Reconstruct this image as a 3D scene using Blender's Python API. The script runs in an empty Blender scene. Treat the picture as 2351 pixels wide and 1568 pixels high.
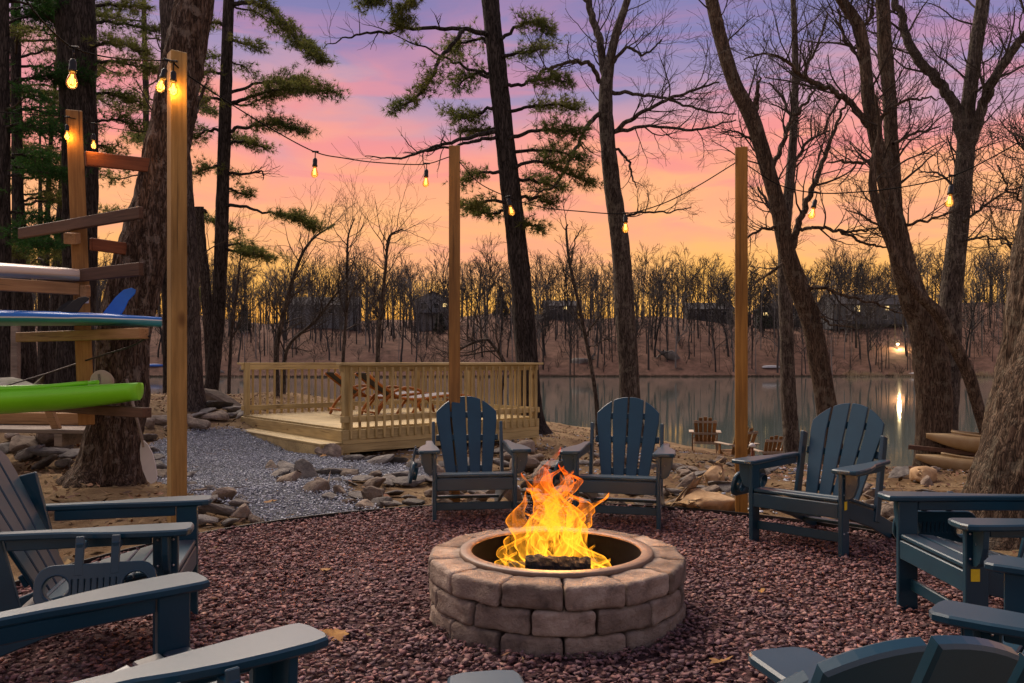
import bpy, bmesh, math, random
import numpy as np
from mathutils import Vector, Matrix, noise as mnoise

R = math.radians
scene = bpy.context.scene
COL = scene.collection

# ------------------------------------------------------------------ camera
FPX, CXP, HYP, CAMH = 1843.0, 1175.5, 828.0, 1.2      # focal length, centre column, horizon row (in a 2351 px wide frame), eye height
cam_data = bpy.data.cameras.new('camera')
cam_data.sensor_width = 36.0
cam_data.lens = 36.0 * FPX / 2351.0
cam_data.shift_y = 44.0 / 2351.0
cam_data.clip_start = 0.05
cam_data.clip_end = 4000
camera = bpy.data.objects.new('camera', cam_data)
COL.objects.link(camera)
camera.location = (0, 0, CAMH)
camera.rotation_euler = (R(90), 0, 0)
scene.camera = camera

# ------------------------------------------------------------------ sky
world = bpy.data.worlds.new('World')
scene.world = world
world.use_nodes = True
wn, wl = world.node_tree.nodes, world.node_tree.links
wn.clear()


def N(nt, typ, **kw):
    n = nt.nodes.new(typ)
    for k, v in kw.items():
        if k.startswith('i_'):
            n.inputs[k[2:].replace('_', ' ')].default_value = v
        else:
            setattr(n, k, v)
    return n


def ramp(nt, stops, interp='LINEAR'):
    n = nt.nodes.new('ShaderNodeValToRGB')
    cr = n.color_ramp
    cr.interpolation = interp
    while len(cr.elements) > 1:
        cr.elements.remove(cr.elements[-1])
    cr.elements[0].position = stops[0][0]
    cr.elements[0].color = tuple(stops[0][1]) + (1,)
    for p, c in stops[1:]:
        e = cr.elements.new(p)
        e.color = tuple(c) + (1,)
    return n


def build_sky():
    nt = world.node_tree
    L = nt.links.new
    out = N(nt, 'ShaderNodeOutputWorld')
    bg = N(nt, 'ShaderNodeBackground')
    tc = N(nt, 'ShaderNodeTexCoord')
    sep = N(nt, 'ShaderNodeSeparateXYZ')
    L(tc.outputs['Generated'], sep.inputs[0])
    # wispy warp of the height so the bands are uneven
    mp = N(nt, 'ShaderNodeMapping')
    mp.inputs['Scale'].default_value = (2.2, 2.2, 9.0)
    mp.inputs['Rotation'].default_value = (0, R(7), 0)
    L(tc.outputs['Generated'], mp.inputs[0])
    ns = N(nt, 'ShaderNodeTexNoise')
    ns.inputs['Scale'].default_value = 1.5
    ns.inputs['Detail'].default_value = 5
    ns.inputs['Roughness'].default_value = 0.5
    ns.inputs['Distortion'].default_value = 0.6
    L(mp.outputs[0], ns.inputs[0])
    m1 = N(nt, 'ShaderNodeMath', operation='MULTIPLY_ADD')
    m1.inputs[1].default_value = 0.22
    m1.inputs[2].default_value = -0.11
    L(ns.outputs['Fac'], m1.inputs[0])
    a1 = N(nt, 'ShaderNodeMath', operation='ADD')
    L(sep.outputs['Z'], a1.inputs[0])
    L(m1.outputs[0], a1.inputs[1])
    a2 = N(nt, 'ShaderNodeMath', operation='MULTIPLY')
    a2.inputs[1].default_value = 2.0
    L(a1.outputs[0], a2.inputs[0])
    warm = ramp(nt, [(0.0, (1.0, .40, .06)), (.13, (1.05, .53, .11)), (.24, (1.05, .52, .18)), (.36, (1.05, .49, .23)), (.46, (1.02, .41, .25)),
                     (.53, (.90, .36, .32)), (.59, (.60, .34, .43)), (.66, (.37, .29, .47)), (.76, (.25, .23, .46)), (.9, (.21, .20, .42)), (1.0, (.20, .20, .36))])
    cold = ramp(nt, [(0.0, (.86, .68, .60)), (.3, (.84, .68, .66)), (.65, (.62, .56, .62)), (1.0, (.28, .28, .40))])
    L(a2.outputs[0], warm.inputs[0])
    L(a2.outputs[0], cold.inputs[0])
    mr = N(nt, 'ShaderNodeMapRange')
    mr.inputs['From Min'].default_value = -0.6
    mr.inputs['From Max'].default_value = 0.75
    mr.interpolation_type = 'SMOOTHSTEP'
    L(sep.outputs['Y'], mr.inputs[0])
    mix = N(nt, 'ShaderNodeMix', data_type='RGBA')
    L(mr.outputs[0], mix.inputs['Factor'])
    L(cold.outputs[0], mix.inputs[6])
    L(warm.outputs[0], mix.inputs[7])
    # pink cloud streaks, a second set of softer mauve gaps
    mp2 = N(nt, 'ShaderNodeMapping')
    mp2.inputs['Scale'].default_value = (1.5, 1.5, 11.0)
    mp2.inputs['Rotation'].default_value = (0, R(-9), 0)
    mp2.inputs['Location'].default_value = (2.3, .4, 1.1)
    L(tc.outputs['Generated'], mp2.inputs[0])
    n2 = N(nt, 'ShaderNodeTexNoise')
    n2.inputs['Scale'].default_value = 2.2
    n2.inputs['Detail'].default_value = 6
    n2.inputs['Roughness'].default_value = 0.55
    n2.inputs['Distortion'].default_value = 0.8
    L(mp2.outputs[0], n2.inputs[0])
    cm = ramp(nt, [(.47, (0, 0, 0)), (.60, (1, 1, 1))])
    L(n2.outputs['Fac'], cm.inputs[0])
    hz = ramp(nt, [(.22, (0, 0, 0)), (.42, (.95, .95, .95)), (.62, (.75, .75, .75)), (.78, (.28, .28, .28)), (1.0, (.1, .1, .1))])
    L(a2.outputs[0], hz.inputs[0])
    mm = N(nt, 'ShaderNodeMath', operation='MULTIPLY')
    L(cm.outputs[0], mm.inputs[0])
    L(hz.outputs[0], mm.inputs[1])
    mm2 = N(nt, 'ShaderNodeMath', operation='MULTIPLY')
    mm2.inputs[1].default_value = 0.62
    L(mm.outputs[0], mm2.inputs[0])
    mix2 = N(nt, 'ShaderNodeMix', data_type='RGBA')
    L(mm2.outputs[0], mix2.inputs['Factor'])
    L(mix.outputs[2], mix2.inputs[6])
    mix2.inputs[7].default_value = (.90, .27, .30, 1)
    L(mix2.outputs[2], bg.inputs['Color'])
    bg.inputs['Strength'].default_value = 0.49
    L(bg.outputs[0], out.inputs[0])


build_sky()

# ------------------------------------------------------------------ sun: the soft warm afterglow of the western sky, ahead and to the left
sd = bpy.data.lights.new('sun', 'SUN')
sd.energy = 3.0
sd.angle = R(50)
sd.color = (1.0, .82, .66)
sun = bpy.data.objects.new('sun', sd)
COL.objects.link(sun)
sun.rotation_euler = Vector((0.38, -0.60, -0.71)).to_track_quat('-Z', 'Y').to_euler()

# ------------------------------------------------------------------ render settings
scene.view_settings.view_transform = 'Standard'
scene.view_settings.look = 'None'
scene.view_settings.exposure = 1.08
scene.view_settings.gamma = 1.0
scene.render.engine = 'CYCLES'
scene.cycles.use_denoising = True
scene.cycles.denoiser = 'OPENIMAGEDENOISE'
scene.cycles.max_bounces = 6
scene.cycles.transparent_max_bounces = 24
scene.cycles.sample_clamp_indirect = 4.0
scene.cycles.caustics_reflective = False
scene.cycles.caustics_refractive = False

# ------------------------------------------------------------------ helpers: pixels, terrain
WATER_Z = -2.1


def P(px, py, Y):
    return Vector(((px - CXP) * Y / FPX, Y, CAMH - (py - HYP) * Y / FPX))


def sst(a, b, x):
    t = np.clip((np.asarray(x, float) - a) / (b - a), 0, 1)
    return t * t * (3 - 2 * t)


PIT = (0.206, 3.77)


def terrain(x, y):
    x = np.asarray(x, float)
    y = np.asarray(y, float)
    t = sst(7, 22, y)
    a = sst(-3, 11, x)
    z = -t * (.22 + 1.75 * a)
    z = z + .50 * sst(-2.8, -6.5, x) * sst(9, 15, y)
    z = z - .10 * sst(6.2, 10.5, y) * (1 - sst(11, 16, y))
    shore = 22.5 + 1.2 * np.sin(x * .21 + .6) + 1.5 * sst(-2, -9, x)
    z = z - np.clip(y - shore, 0, 5) * .55
    un = .05 * np.sin(x * 1.3 + .7 * y) * np.sin(y * 1.1 - .4 * x) + .03 * np.sin(3.1 * x + 1) * np.sin(2.7 * y)
    flat = np.clip((np.hypot(x - PIT[0], y - PIT[1]) - 2.7) / 1.5, 0, 1)
    z = z + un * flat * .8
    z = np.where(y > 27.5, np.maximum(z, -6), z)
    # far bank
    sh2 = 164 + 3 * np.sin(x * .035) + 2 * np.sin(x * .09 + 1)
    d = y - sh2
    hill = WATER_Z - .5 + .5 * sst(-3, 0, d) + .5 * sst(0, 5, d) + 17.5 * (1 - np.exp(-np.clip(d - 3, 0, 400) / 38)) + 1.5 * np.sin(x * .05 + y * .03) * sst(10, 60, d) + .8 * np.sin(x * .13 + 2) * sst(10, 50, d)
    hill = hill + 3 * sst(40, 140, x) * sst(10, 70, d)
    return np.where(y > 150, np.where(d > -3, hill, WATER_Z - 1.0 - .5), z)


def gz(x, y):
    return float(terrain(x, y))


def G(px, py):
    """the point of the ground seen at a picture position"""
    z = CAMH - (py - HYP) * _GY / FPX
    hit = np.nonzero(z <= terrain((px - CXP) * _GY / FPX, _GY))[0]
    Y = float(_GY[hit[0]]) if len(hit) else 60.0
    x = (px - CXP) * Y / FPX
    return Vector((x, Y, gz(x, Y)))


_GY = 2.5 * 1.0012 ** np.arange(2900)


# ------------------------------------------------------------------ helpers: objects
def tag(o, label=None, cat=None, group=None, kind=None):
    if label:
        o['label'] = label
    if cat:
        o['category'] = cat
    if group:
        o['group'] = group
    if kind:
        o['kind'] = kind
    return o


def empty(name, loc=(0, 0, 0), rz=0, label=None, cat=None, group=None):
    o = bpy.data.objects.new(name, None)
    o.empty_display_size = .1
    COL.objects.link(o)
    o.location = loc
    o.rotation_euler = (0, 0, rz)
    return tag(o, label, cat, group)


def link(name, me, parent=None, loc=None, rot=None):
    o = bpy.data.objects.new(name, me)
    COL.objects.link(o)
    if parent is not None:
        o.parent = parent
    if loc is not None:
        o.location = loc
    if rot is not None:
        o.rotation_euler = rot
    return o


def kids(o, cache={}):
    return [c for c in o.children]


def copy_tree(o, parent=None):
    ch = list(o.children)
    c = o.copy()
    COL.objects.link(c)
    c.parent = parent
    for k in ch:
        copy_tree(k, c)
    return c


def mesh_np(name, V, T, mat, smooth=False):
    """triangles (or quads) from arrays"""
    V = np.asarray(V, np.float32)
    T = np.asarray(T, np.int32)
    me = bpy.data.meshes.new(name)
    me.vertices.add(len(V))
    me.vertices.foreach_set('co', V.ravel())
    k = T.shape[1]
    me.loops.add(T.size)
    me.loops.foreach_set('vertex_index', T.ravel())
    me.polygons.add(len(T))
    me.polygons.foreach_set('loop_start', np.arange(0, T.size, k, dtype=np.int32))
    try:
        me.polygons.foreach_set('loop_total', np.full(len(T), k, np.int32))
    except Exception:
        pass
    if smooth:
        me.polygons.foreach_set('use_smooth', np.ones(len(T), bool))
    me.update(calc_edges=True)
    if mat is not None:
        me.materials.append(mat)
    return me


class MB:
    def __init__(self):
        self.v, self.f, self.s = [], [], []

    def add(self, vs, fs, smooth=False):
        o = len(self.v)
        self.v += [tuple(p) for p in vs]
        self.f += [tuple(i + o for i in f) for f in fs]
        self.s += [smooth] * len(fs)
        return self

    def box(self, size, loc=(0, 0, 0), rot=None, bev=.004):
        hx, hy, hz = size[0] / 2, size[1] / 2, size[2] / 2
        b = min(bev, hx * .45, hy * .45, hz * .45)
        vs, idx = [], {}
        for sx in (-1, 1):
            for sy in (-1, 1):
                for sz in (-1, 1):
                    for ax in range(3):
                        p = [sx * (hx - b), sy * (hy - b), sz * (hz - b)]
                        p[ax] = (sx * hx, sy * hy, sz * hz)[ax]
                        idx[(sx, sy, sz, ax)] = len(vs)
                        vs.append(Vector(p))
        fs = []
        for ax in range(3):
            a, c = (ax + 1) % 3, (ax + 2) % 3
            for s in (-1, 1):
                q = []
                for (u, w) in ((-1, -1), (1, -1), (1, 1), (-1, 1)):
                    k = [0, 0, 0]
                    k[ax], k[a], k[c] = s, u, w
                    q.append(idx[tuple(k) + (ax,)])
                fs.append(q if s > 0 else q[::-1])
        for ax in range(3):          # edges along ax
            a, c = (ax + 1) % 3, (ax + 2) % 3
            for u in (-1, 1):
                for w in (-1, 1):
                    k0, k1 = [0, 0, 0], [0, 0, 0]
                    k0[ax], k1[ax] = -1, 1
                    k0[a] = k1[a] = u
                    k0[c] = k1[c] = w
                    q = [idx[tuple(k0) + (a,)], idx[tuple(k1) + (a,)], idx[tuple(k1) + (c,)], idx[tuple(k0) + (c,)]]
                    fs.append(q if u * w > 0 else q[::-1])
        for sx in (-1, 1):
            for sy in (-1, 1):
                for sz in (-1, 1):
                    q = [idx[(sx, sy, sz, 0)], idx[(sx, sy, sz, 1)], idx[(sx, sy, sz, 2)]]
                    fs.append(q if sx * sy * sz > 0 else q[::-1])
        M = Matrix.Translation(Vector(loc))
        if rot is not None:
            M = M @ (rot.to_4x4() if isinstance(rot, Matrix) else __import__('mathutils').Euler(rot).to_matrix().to_4x4())
        return self.add([M @ p for p in vs], fs)

    def bar(self, a, b, w, t, up=(0, 0, 1), bev=.004):
        """a board from a to b, w wide across 'up x dir', t thick along up"""
        a, b = Vector(a), Vector(b)
        x = (b - a)
        l = x.length
        x.normalize()
        u = Vector(up)
        y = u.cross(x)
        y.normalize()
        z = x.cross(y)
        M = Matrix((x, y, z)).transposed()
        return self.box((l, w, t), (a + b) / 2, M, bev)

    def prism(self, poly, z0, z1, bev=.004, M=None):
        """bevelled prism of a ccw outline"""
        n = len(poly)
        p = [Vector((q[0], q[1])) for q in poly]
        nor = []
        for i in range(n):
            d0 = (p[i] - p[i - 1])
            d1 = (p[(i + 1) % n] - p[i])
            d0.normalize(); d1.normalize()
            m = Vector((d0.y + d1.y, -d0.x - d1.x))
            if m.length < 1e-6:
                m = Vector((d0.y, -d0.x))
            m.normalize()
            k = max(.4, m.dot(Vector((d0.y, -d0.x))))
            nor.append(m / k)
        rings = []
        for (z, off) in ((z0, bev), (z0 + bev, 0), (z1 - bev, 0), (z1, bev)):
            rings.append([Vector((p[i].x - nor[i].x * off, p[i].y - nor[i].y * off, z)) for i in range(n)])
        vs = [q for r in rings for q in r]
        fs = [list(range(n))[::-1], [3 * n + i for i in range(n)]]
        for k in range(3):
            for i in range(n):
                j = (i + 1) % n
                fs.append((k * n + i, k * n + j, (k + 1) * n + j, (k + 1) * n + i))
        if M is not None:
            vs = [M @ q for q in vs]
        return self.add(vs, fs)

    def tube(self, pts, rad, sides=8, caps=True, smooth=True):
        V, F = tube_np(np.array([tuple(q) for q in pts]), np.array(rad, float) if hasattr(rad, '__len__') else np.full(len(pts), rad), sides)
        self.add(V.tolist(), F.tolist(), smooth)
        if caps:
            o = len(self.v) - len(V)
            self.f.append(tuple(o + i for i in range(sides))[::-1]); self.s.append(False)
            e = o + (len(pts) - 1) * sides
            self.f.append(tuple(e + i for i in range(sides))); self.s.append(False)
        return self

    def lathe(self, prof, n=24, M=None, smooth=True, a0=0):
        vs, fs = [], []
        m = len(prof)
        for i in range(n):
            a = a0 + 2 * math.pi * i / n
            for r, z in prof:
                vs.append(Vector((r * math.cos(a), r * math.sin(a), z)))
        for i in range(n):
            j = (i + 1) % n
            for k in range(m - 1):
                fs.append((i * m + k, j * m + k, j * m + k + 1, i * m + k + 1))
        if M is not None:
            vs = [M @ q for q in vs]
        return self.add(vs, fs, smooth)

    def mesh(self, name, mat):
        me = bpy.data.meshes.new(name)
        me.from_pydata(self.v, [], self.f)
        me.polygons.foreach_set('use_smooth', self.s)
        me.update()
        if mat is not None:
            me.materials.append(mat)
        return me

    def build(self, name, mat, parent=None, loc=None, rot=None):
        return link(name, self.mesh(name, mat), parent, loc, rot)


def tube_np(pts, rad, sides):
    n = len(pts)
    d = np.gradient(pts, axis=0)
    d /= np.maximum(np.linalg.norm(d, axis=1, keepdims=True), 1e-9)
    ref = np.array([0.13, 0.21, 0.97]) if abs(d[0, 2]) < .9 else np.array([.97, .2, .1])
    u = np.cross(d, ref)
    u /= np.maximum(np.linalg.norm(u, axis=1, keepdims=True), 1e-9)
    w = np.cross(d, u)
    a = np.arange(sides) * 2 * math.pi / sides
    V = pts[:, None, :] + rad[:, None, None] * (np.cos(a)[None, :, None] * u[:, None, :] + np.sin(a)[None, :, None] * w[:, None, :])
    i = np.arange(n - 1)[:, None] * sides
    k = np.arange(sides)[None, :]
    k2 = (k + 1) % sides
    F = np.stack([i + k, i + k2, i + sides + k2, i + sides + k], -1).reshape(-1, 4)
    return V.reshape(-1, 3), F


def tubes_mesh(name, lines, mat, big=.06):
    Vs, Fs, o = [], [], 0
    for pts, rad in lines:
        r = rad[0]
        s = 10 if r > big * 1.5 else (6 if r > big * .5 else (4 if r > big * .2 else 3))
        V, F = tube_np(pts, rad, s)
        Vs.append(V)
        Fs.append(F + o)
        o += len(V)
    return mesh_np(name, np.concatenate(Vs), np.concatenate(Fs), mat, True)


def catmull(pts, n):
    """resample rows (any width) with a Catmull-Rom spline"""
    p = np.array(pts, float)
    p = np.vstack([2 * p[0] - p[1], p, 2 * p[-1] - p[-2]])
    out = []
    m = len(p) - 3
    for i in range(m):
        k = n if i < m - 1 else n + 1
        for j in range(k):
            t = j / n
            a, b, c, d = p[i], p[i + 1], p[i + 2], p[i + 3]
            out.append(.5 * ((2 * b) + (-a + c) * t + (2 * a - 5 * b + 4 * c - d) * t * t + (-a + 3 * b - 3 * c + d) * t ** 3))
    return np.array(out)


# ------------------------------------------------------------------ materials
def material(name, c1, c2=None, scale=6, rough=.7, bump=0, bscale=None, stretch=(1, 1, 1), c3=None, coords='Object', rand=0, island=0,
             spec=.3, detail=5, metallic=0, bdist=.02, sheen=0):
    m = bpy.data.materials.new(name)
    m.use_nodes = True
    nt = m.node_tree
    L = nt.links.new
    b = nt.nodes['Principled BSDF']
    b.inputs['Roughness'].default_value = rough
    b.inputs['Specular IOR Level'].default_value = spec
    b.inputs['Metallic'].default_value = metallic
    if c2 is None:
        c2 = tuple(v * .8 for v in c1)
    tc = N(nt, 'ShaderNodeTexCoord')
    mp = N(nt, 'ShaderNodeMapping')
    mp.inputs['Scale'].default_value = stretch
    if coords == 'World':
        geo = N(nt, 'ShaderNodeNewGeometry')
        L(geo.outputs['Position'], mp.inputs[0])
    else:
        L(tc.outputs[coords], mp.inputs[0])
    if rand:
        oi = N(nt, 'ShaderNodeObjectInfo')
        ml = N(nt, 'ShaderNodeMath', operation='MULTIPLY')
        ml.inputs[1].default_value = 37.0
        L(oi.outputs['Random'], ml.inputs[0])
        L(ml.outputs[0], mp.inputs['Location'])
    n1 = N(nt, 'ShaderNodeTexNoise')
    n1.inputs['Scale'].default_value = scale
    n1.inputs['Detail'].default_value = detail
    n1.inputs['Roughness'].default_value = .62
    L(mp.outputs[0], n1.inputs[0])
    st = [(.32, c2), (.68, c1)] if c3 is None else [(.28, c2), (.5, c1), (.72, c3)]
    rp = ramp(nt, st)
    L(n1.outputs['Fac'], rp.inputs[0])
    col = rp.outputs[0]
    if rand or island:
        hs = N(nt, 'ShaderNodeHueSaturation')
        mr = N(nt, 'ShaderNodeMapRange')
        amt = rand or island
        mr.inputs['To Min'].default_value = 1 - amt
        mr.inputs['To Max'].default_value = 1 + amt
        if island:
            geo2 = N(nt, 'ShaderNodeNewGeometry')
            L(geo2.outputs['Random Per Island'], mr.inputs[0])
            hm = N(nt, 'ShaderNodeMapRange')
            hm.inputs['To Min'].default_value = .475
            hm.inputs['To Max'].default_value = .525
            ml2 = N(nt, 'ShaderNodeMath', operation='MULTIPLY')
            ml2.inputs[1].default_value = 7.31
            fr = N(nt, 'ShaderNodeMath', operation='FRACT')
            L(geo2.outputs['Random Per Island'], ml2.inputs[0])
            L(ml2.outputs[0], fr.inputs[0])
            L(fr.outputs[0], hm.inputs[0])
            L(hm.outputs[0], hs.inputs['Hue'])
        else:
            L(oi.outputs['Random'], mr.inputs[0])
        L(mr.outputs[0], hs.inputs['Value'])
        L(col, hs.inputs['Color'])
        col = hs.outputs[0]
    L(col, b.inputs['Base Color'])
    if bump:
        n2 = N(nt, 'ShaderNodeTexNoise')
        n2.inputs['Scale'].default_value = bscale or scale * 3
        n2.inputs['Detail'].default_value = 6
        n2.inputs['Roughness'].default_value = .7
        L(mp.outputs[0], n2.inputs[0])
        bp = N(nt, 'ShaderNodeBump')
        bp.inputs['Strength'].default_value = bump
        bp.inputs['Distance'].default_value = bdist
        L(n2.outputs['Fac'], bp.inputs['Height'])
        L(bp.outputs[0], b.inputs['Normal'])
    return m


def emission(name, col, strength):
    m = bpy.data.materials.new(name)
    m.use_nodes = True
    nt = m.node_tree
    nt.nodes.clear()
    e = N(nt, 'ShaderNodeEmission')
    e.inputs[0].default_value = tuple(col) + (1,)
    e.inputs[1].default_value = strength
    o = N(nt, 'ShaderNodeOutputMaterial')
    nt.links.new(e.outputs[0], o.inputs[0])
    return m


def bark_material(name, c1, c2, c3, moss=None, zs=.16, scale=9, bump=.9, coords='World'):
    m = material(name, c1, c2, scale, .9, bump, scale * 1.6, (1, 1, zs), c3, coords, spec=.15, bdist=.04)
    nt = m.node_tree
    L = nt.links.new
    b = nt.nodes['Principled BSDF']
    # furrows: voronoi cells stretched along the trunk darken the cracks and sink them
    mp = [n for n in nt.nodes if n.type == 'MAPPING'][0]
    vo = N(nt, 'ShaderNodeTexVoronoi', feature='DISTANCE_TO_EDGE')
    vo.inputs['Scale'].default_value = scale * 1.9
    nz = N(nt, 'ShaderNodeTexNoise')
    nz.inputs['Scale'].default_value = scale * 1.2
    L(mp.outputs[0], nz.inputs[0])
    mx = N(nt, 'ShaderNodeMix', data_type='VECTOR')
    mx.inputs[0].default_value = .12
    L(mp.outputs[0], mx.inputs[4])
    L(nz.outputs['Color'], mx.inputs[5])
    L(mx.outputs[1], vo.inputs['Vector'])
    fr = ramp(nt, [(.0, (.12, .11, .10)), (.22, (1, 1, 1))])
    L(vo.outputs['Distance'], fr.inputs[0])
    base = b.inputs['Base Color'].links[0].from_socket
    mul = N(nt, 'ShaderNodeMix', data_type='RGBA', blend_type='MULTIPLY')
    mul.inputs[0].default_value = .92
    L(base, mul.inputs[6])
    L(fr.outputs[0], mul.inputs[7])
    col = mul.outputs[2]
    if moss:
        n3 = N(nt, 'ShaderNodeTexNoise')
        n3.inputs['Scale'].default_value = 5.5
        n3.inputs['Detail'].default_value = 7
        n3.inputs['Roughness'].default_value = .7
        geo = N(nt, 'ShaderNodeNewGeometry')
        L(geo.outputs['Position'], n3.inputs[0])
        r3 = ramp(nt, [(.55, (0, 0, 0)), (.60, (1, 1, 1))])
        L(n3.outputs['Fac'], r3.inputs[0])
        m3 = N(nt, 'ShaderNodeMath', operation='MULTIPLY')
        m3.inputs[1].default_value = .45
        L(r3.outputs[0], m3.inputs[0])
        mo = N(nt, 'ShaderNodeMix', data_type='RGBA')
        L(m3.outputs[0], mo.inputs[0])
        L(col, mo.inputs[6])
        mo.inputs[7].default_value = tuple(moss) + (1,)
        col = mo.outputs[2]
    L(col, b.inputs['Base Color'])
    bp = [n for n in nt.nodes if n.type == 'BUMP'][0]
    b2 = N(nt, 'ShaderNodeBump')
    b2.inputs['Strength'].default_value = .8
    b2.inputs['Distance'].default_value = .03
    L(vo.outputs['Distance'], b2.inputs['Height'])
    L(bp.outputs[0], b2.inputs['Normal'])
    L(b2.outputs[0], b.inputs['Normal'])
    return m


def wood_material(name, light, dark, axis=2, scale=5, rough=.65, knots=True, rand=.12):
    """sawn timber: grain lines stretched along one local axis, with knots"""
    st = [9.0, 9.0, 9.0]
    st[axis] = .55
    m = material(name, light, dark, scale, rough, .25, scale * 2.2, tuple(st), None, 'Object', rand=rand, spec=.25, bdist=.004)
    nt = m.node_tree
    L = nt.links.new
    b = nt.nodes['Principled BSDF']
    if knots:
        tc = [n for n in nt.nodes if n.type == 'TEX_COORD'][0]
        oi = [n for n in nt.nodes if n.type == 'OBJECT_INFO'][0]
        mp = N(nt, 'ShaderNodeMapping')
        s2 = [4.2, 4.2, 4.2]
        s2[axis] = 1.9
        mp.inputs['Scale'].default_value = s2
        ml = N(nt, 'ShaderNodeMath', operation='MULTIPLY')
        ml.inputs[1].default_value = 11.0
        L(oi.outputs['Random'], ml.inputs[0])
        L(ml.outputs[0], mp.inputs['Location'])
        L(tc.outputs['Object'], mp.inputs[0])
        vo = N(nt, 'ShaderNodeTexVoronoi', feature='F1')
        vo.inputs['Scale'].default_value = 1.0
        L(mp.outputs[0], vo.inputs['Vector'])
        r = ramp(nt, [(.035, (.22, .13, .08)), (.085, (.62, .55, .5)), (.13, (1, 1, 1))])
        L(vo.outputs['Distance'], r.inputs[0])
        base = b.inputs['Base Color'].links[0].from_socket
        mul = N(nt, 'ShaderNodeMix', data_type='RGBA', blend_type='MULTIPLY')
        mul.inputs[0].default_value = .9
        L(base, mul.inputs[6])
        L(r.outputs[0], mul.inputs[7])
        L(mul.outputs[2], b.inputs['Base Color'])
    # weather stains: broad soft blotches and dark drying checks along the grain
    base = b.inputs['Base Color'].links[0].from_socket
    tc = [n for n in nt.nodes if n.type == 'TEX_COORD'][0]
    mp2 = N(nt, 'ShaderNodeMapping')
    s3 = [3.0, 3.0, 3.0]
    s3[axis] = .8
    mp2.inputs['Scale'].default_value = s3
    L(tc.outputs['Object'], mp2.inputs[0])
    nb = N(nt, 'ShaderNodeTexNoise')
    nb.inputs['Scale'].default_value = 1.0
    nb.inputs['Detail'].default_value = 6
    L(mp2.outputs[0], nb.inputs[0])
    rb = ramp(nt, [(.34, (.62, .60, .58)), (.58, (1.08, 1.06, 1.02))])
    L(nb.outputs['Fac'], rb.inputs[0])
    mp3 = N(nt, 'ShaderNodeMapping')
    s4 = [46.0, 46.0, 46.0]
    s4[axis] = 1.1
    mp3.inputs['Scale'].default_value = s4
    L(tc.outputs['Object'], mp3.inputs[0])
    nc = N(nt, 'ShaderNodeTexNoise')
    nc.inputs['Scale'].default_value = 1.0
    nc.inputs['Detail'].default_value = 2
    L(mp3.outputs[0], nc.inputs[0])
    rc = ramp(nt, [(.29, (.35, .32, .30)), (.36, (1, 1, 1))])
    L(nc.outputs['Fac'], rc.inputs[0])
    ma = N(nt, 'ShaderNodeMix', data_type='RGBA', blend_type='MULTIPLY')
    ma.inputs[0].default_value = 1
    L(base, ma.inputs[6])
    L(rb.outputs[0], ma.inputs[7])
    mc = N(nt, 'ShaderNodeMix', data_type='RGBA', blend_type='MULTIPLY')
    mc.inputs[0].default_value = 1
    L(ma.outputs[2], mc.inputs[6])
    L(rc.outputs[0], mc.inputs[7])
    L(mc.outputs[2], b.inputs['Base Color'])
    return m


M = {}
M['blue'] = material('navy_lumber', (.004, .042, .072), (.003, .032, .056), 5, .34, .06, 160, spec=.5, bdist=.002)
_b = M['blue'].node_tree.nodes['Principled BSDF']
_b.inputs['Sheen Weight'].default_value = .08
_b.inputs['Sheen Roughness'].default_value = .35
_b.inputs['Sheen Tint'].default_value = (1.0, .90, .86, 1)
M['bolt'] = material('bolt_steel', (.55, .55, .56), None, 20, .3, metallic=1)
M['black'] = material('black_plastic', (.012, .013, .015), None, 20, .5)
M['tag'] = material('yellow_tag', (.75, .55, .02), (.65, .45, .02), 60, .6)
M['post'] = wood_material('treated_pine_post', (.38, .20, .042), (.23, .11, .022))
M['postd'] = wood_material('brown_treated_pine', (.28, .155, .048), (.17, .09, .028))
M['postl'] = wood_material('pale_treated_pine', (.38, .25, .085), (.24, .15, .046))
M['deckx'] = wood_material('deck_board_wood', (.56, .44, .21), (.42, .32, .14), 0)
M['deckz'] = wood_material('baluster_wood', (.54, .42, .19), (.38, .28, .12), 2)
M['rack'] = wood_material('rack_timber', (.34, .18, .055), (.22, .105, .03), 2)
M['rackx'] = wood_material('rack_timber_beam', (.34, .20, .09), (.24, .13, .055), 0)
M['brown'] = wood_material('weathered_brown_beam', (.115, .062, .038), (.065, .035, .022), 0, knots=False)
M['red_beam'] = wood_material('red_brown_beam', (.22, .075, .030), (.13, .042, .018), 0, knots=False)
M['greyplank'] = wood_material('grey_weathered_plank', (.30, .24, .19), (.18, .145, .12), 0)
M['lounge'] = wood_material('varnished_lounger_wood', (.42, .15, .03), (.26, .085, .016), 0, knots=False)
M['fabric'] = material('dark_sling_fabric', (.035, .035, .038), (.02, .02, .022), 60, .8)
M['greyfab'] = material('grey_sling_fabric', (.20, .18, .19), (.15, .14, .15), 60, .8)
M['shorewood'] = wood_material('shore_chair_wood', (.30, .16, .06), (.18, .09, .035), 2, knots=False)
M['palewood'] = wood_material('shore_chair_pale_wood', (.42, .34, .26), (.3, .24, .18), 0, knots=False)

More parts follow.
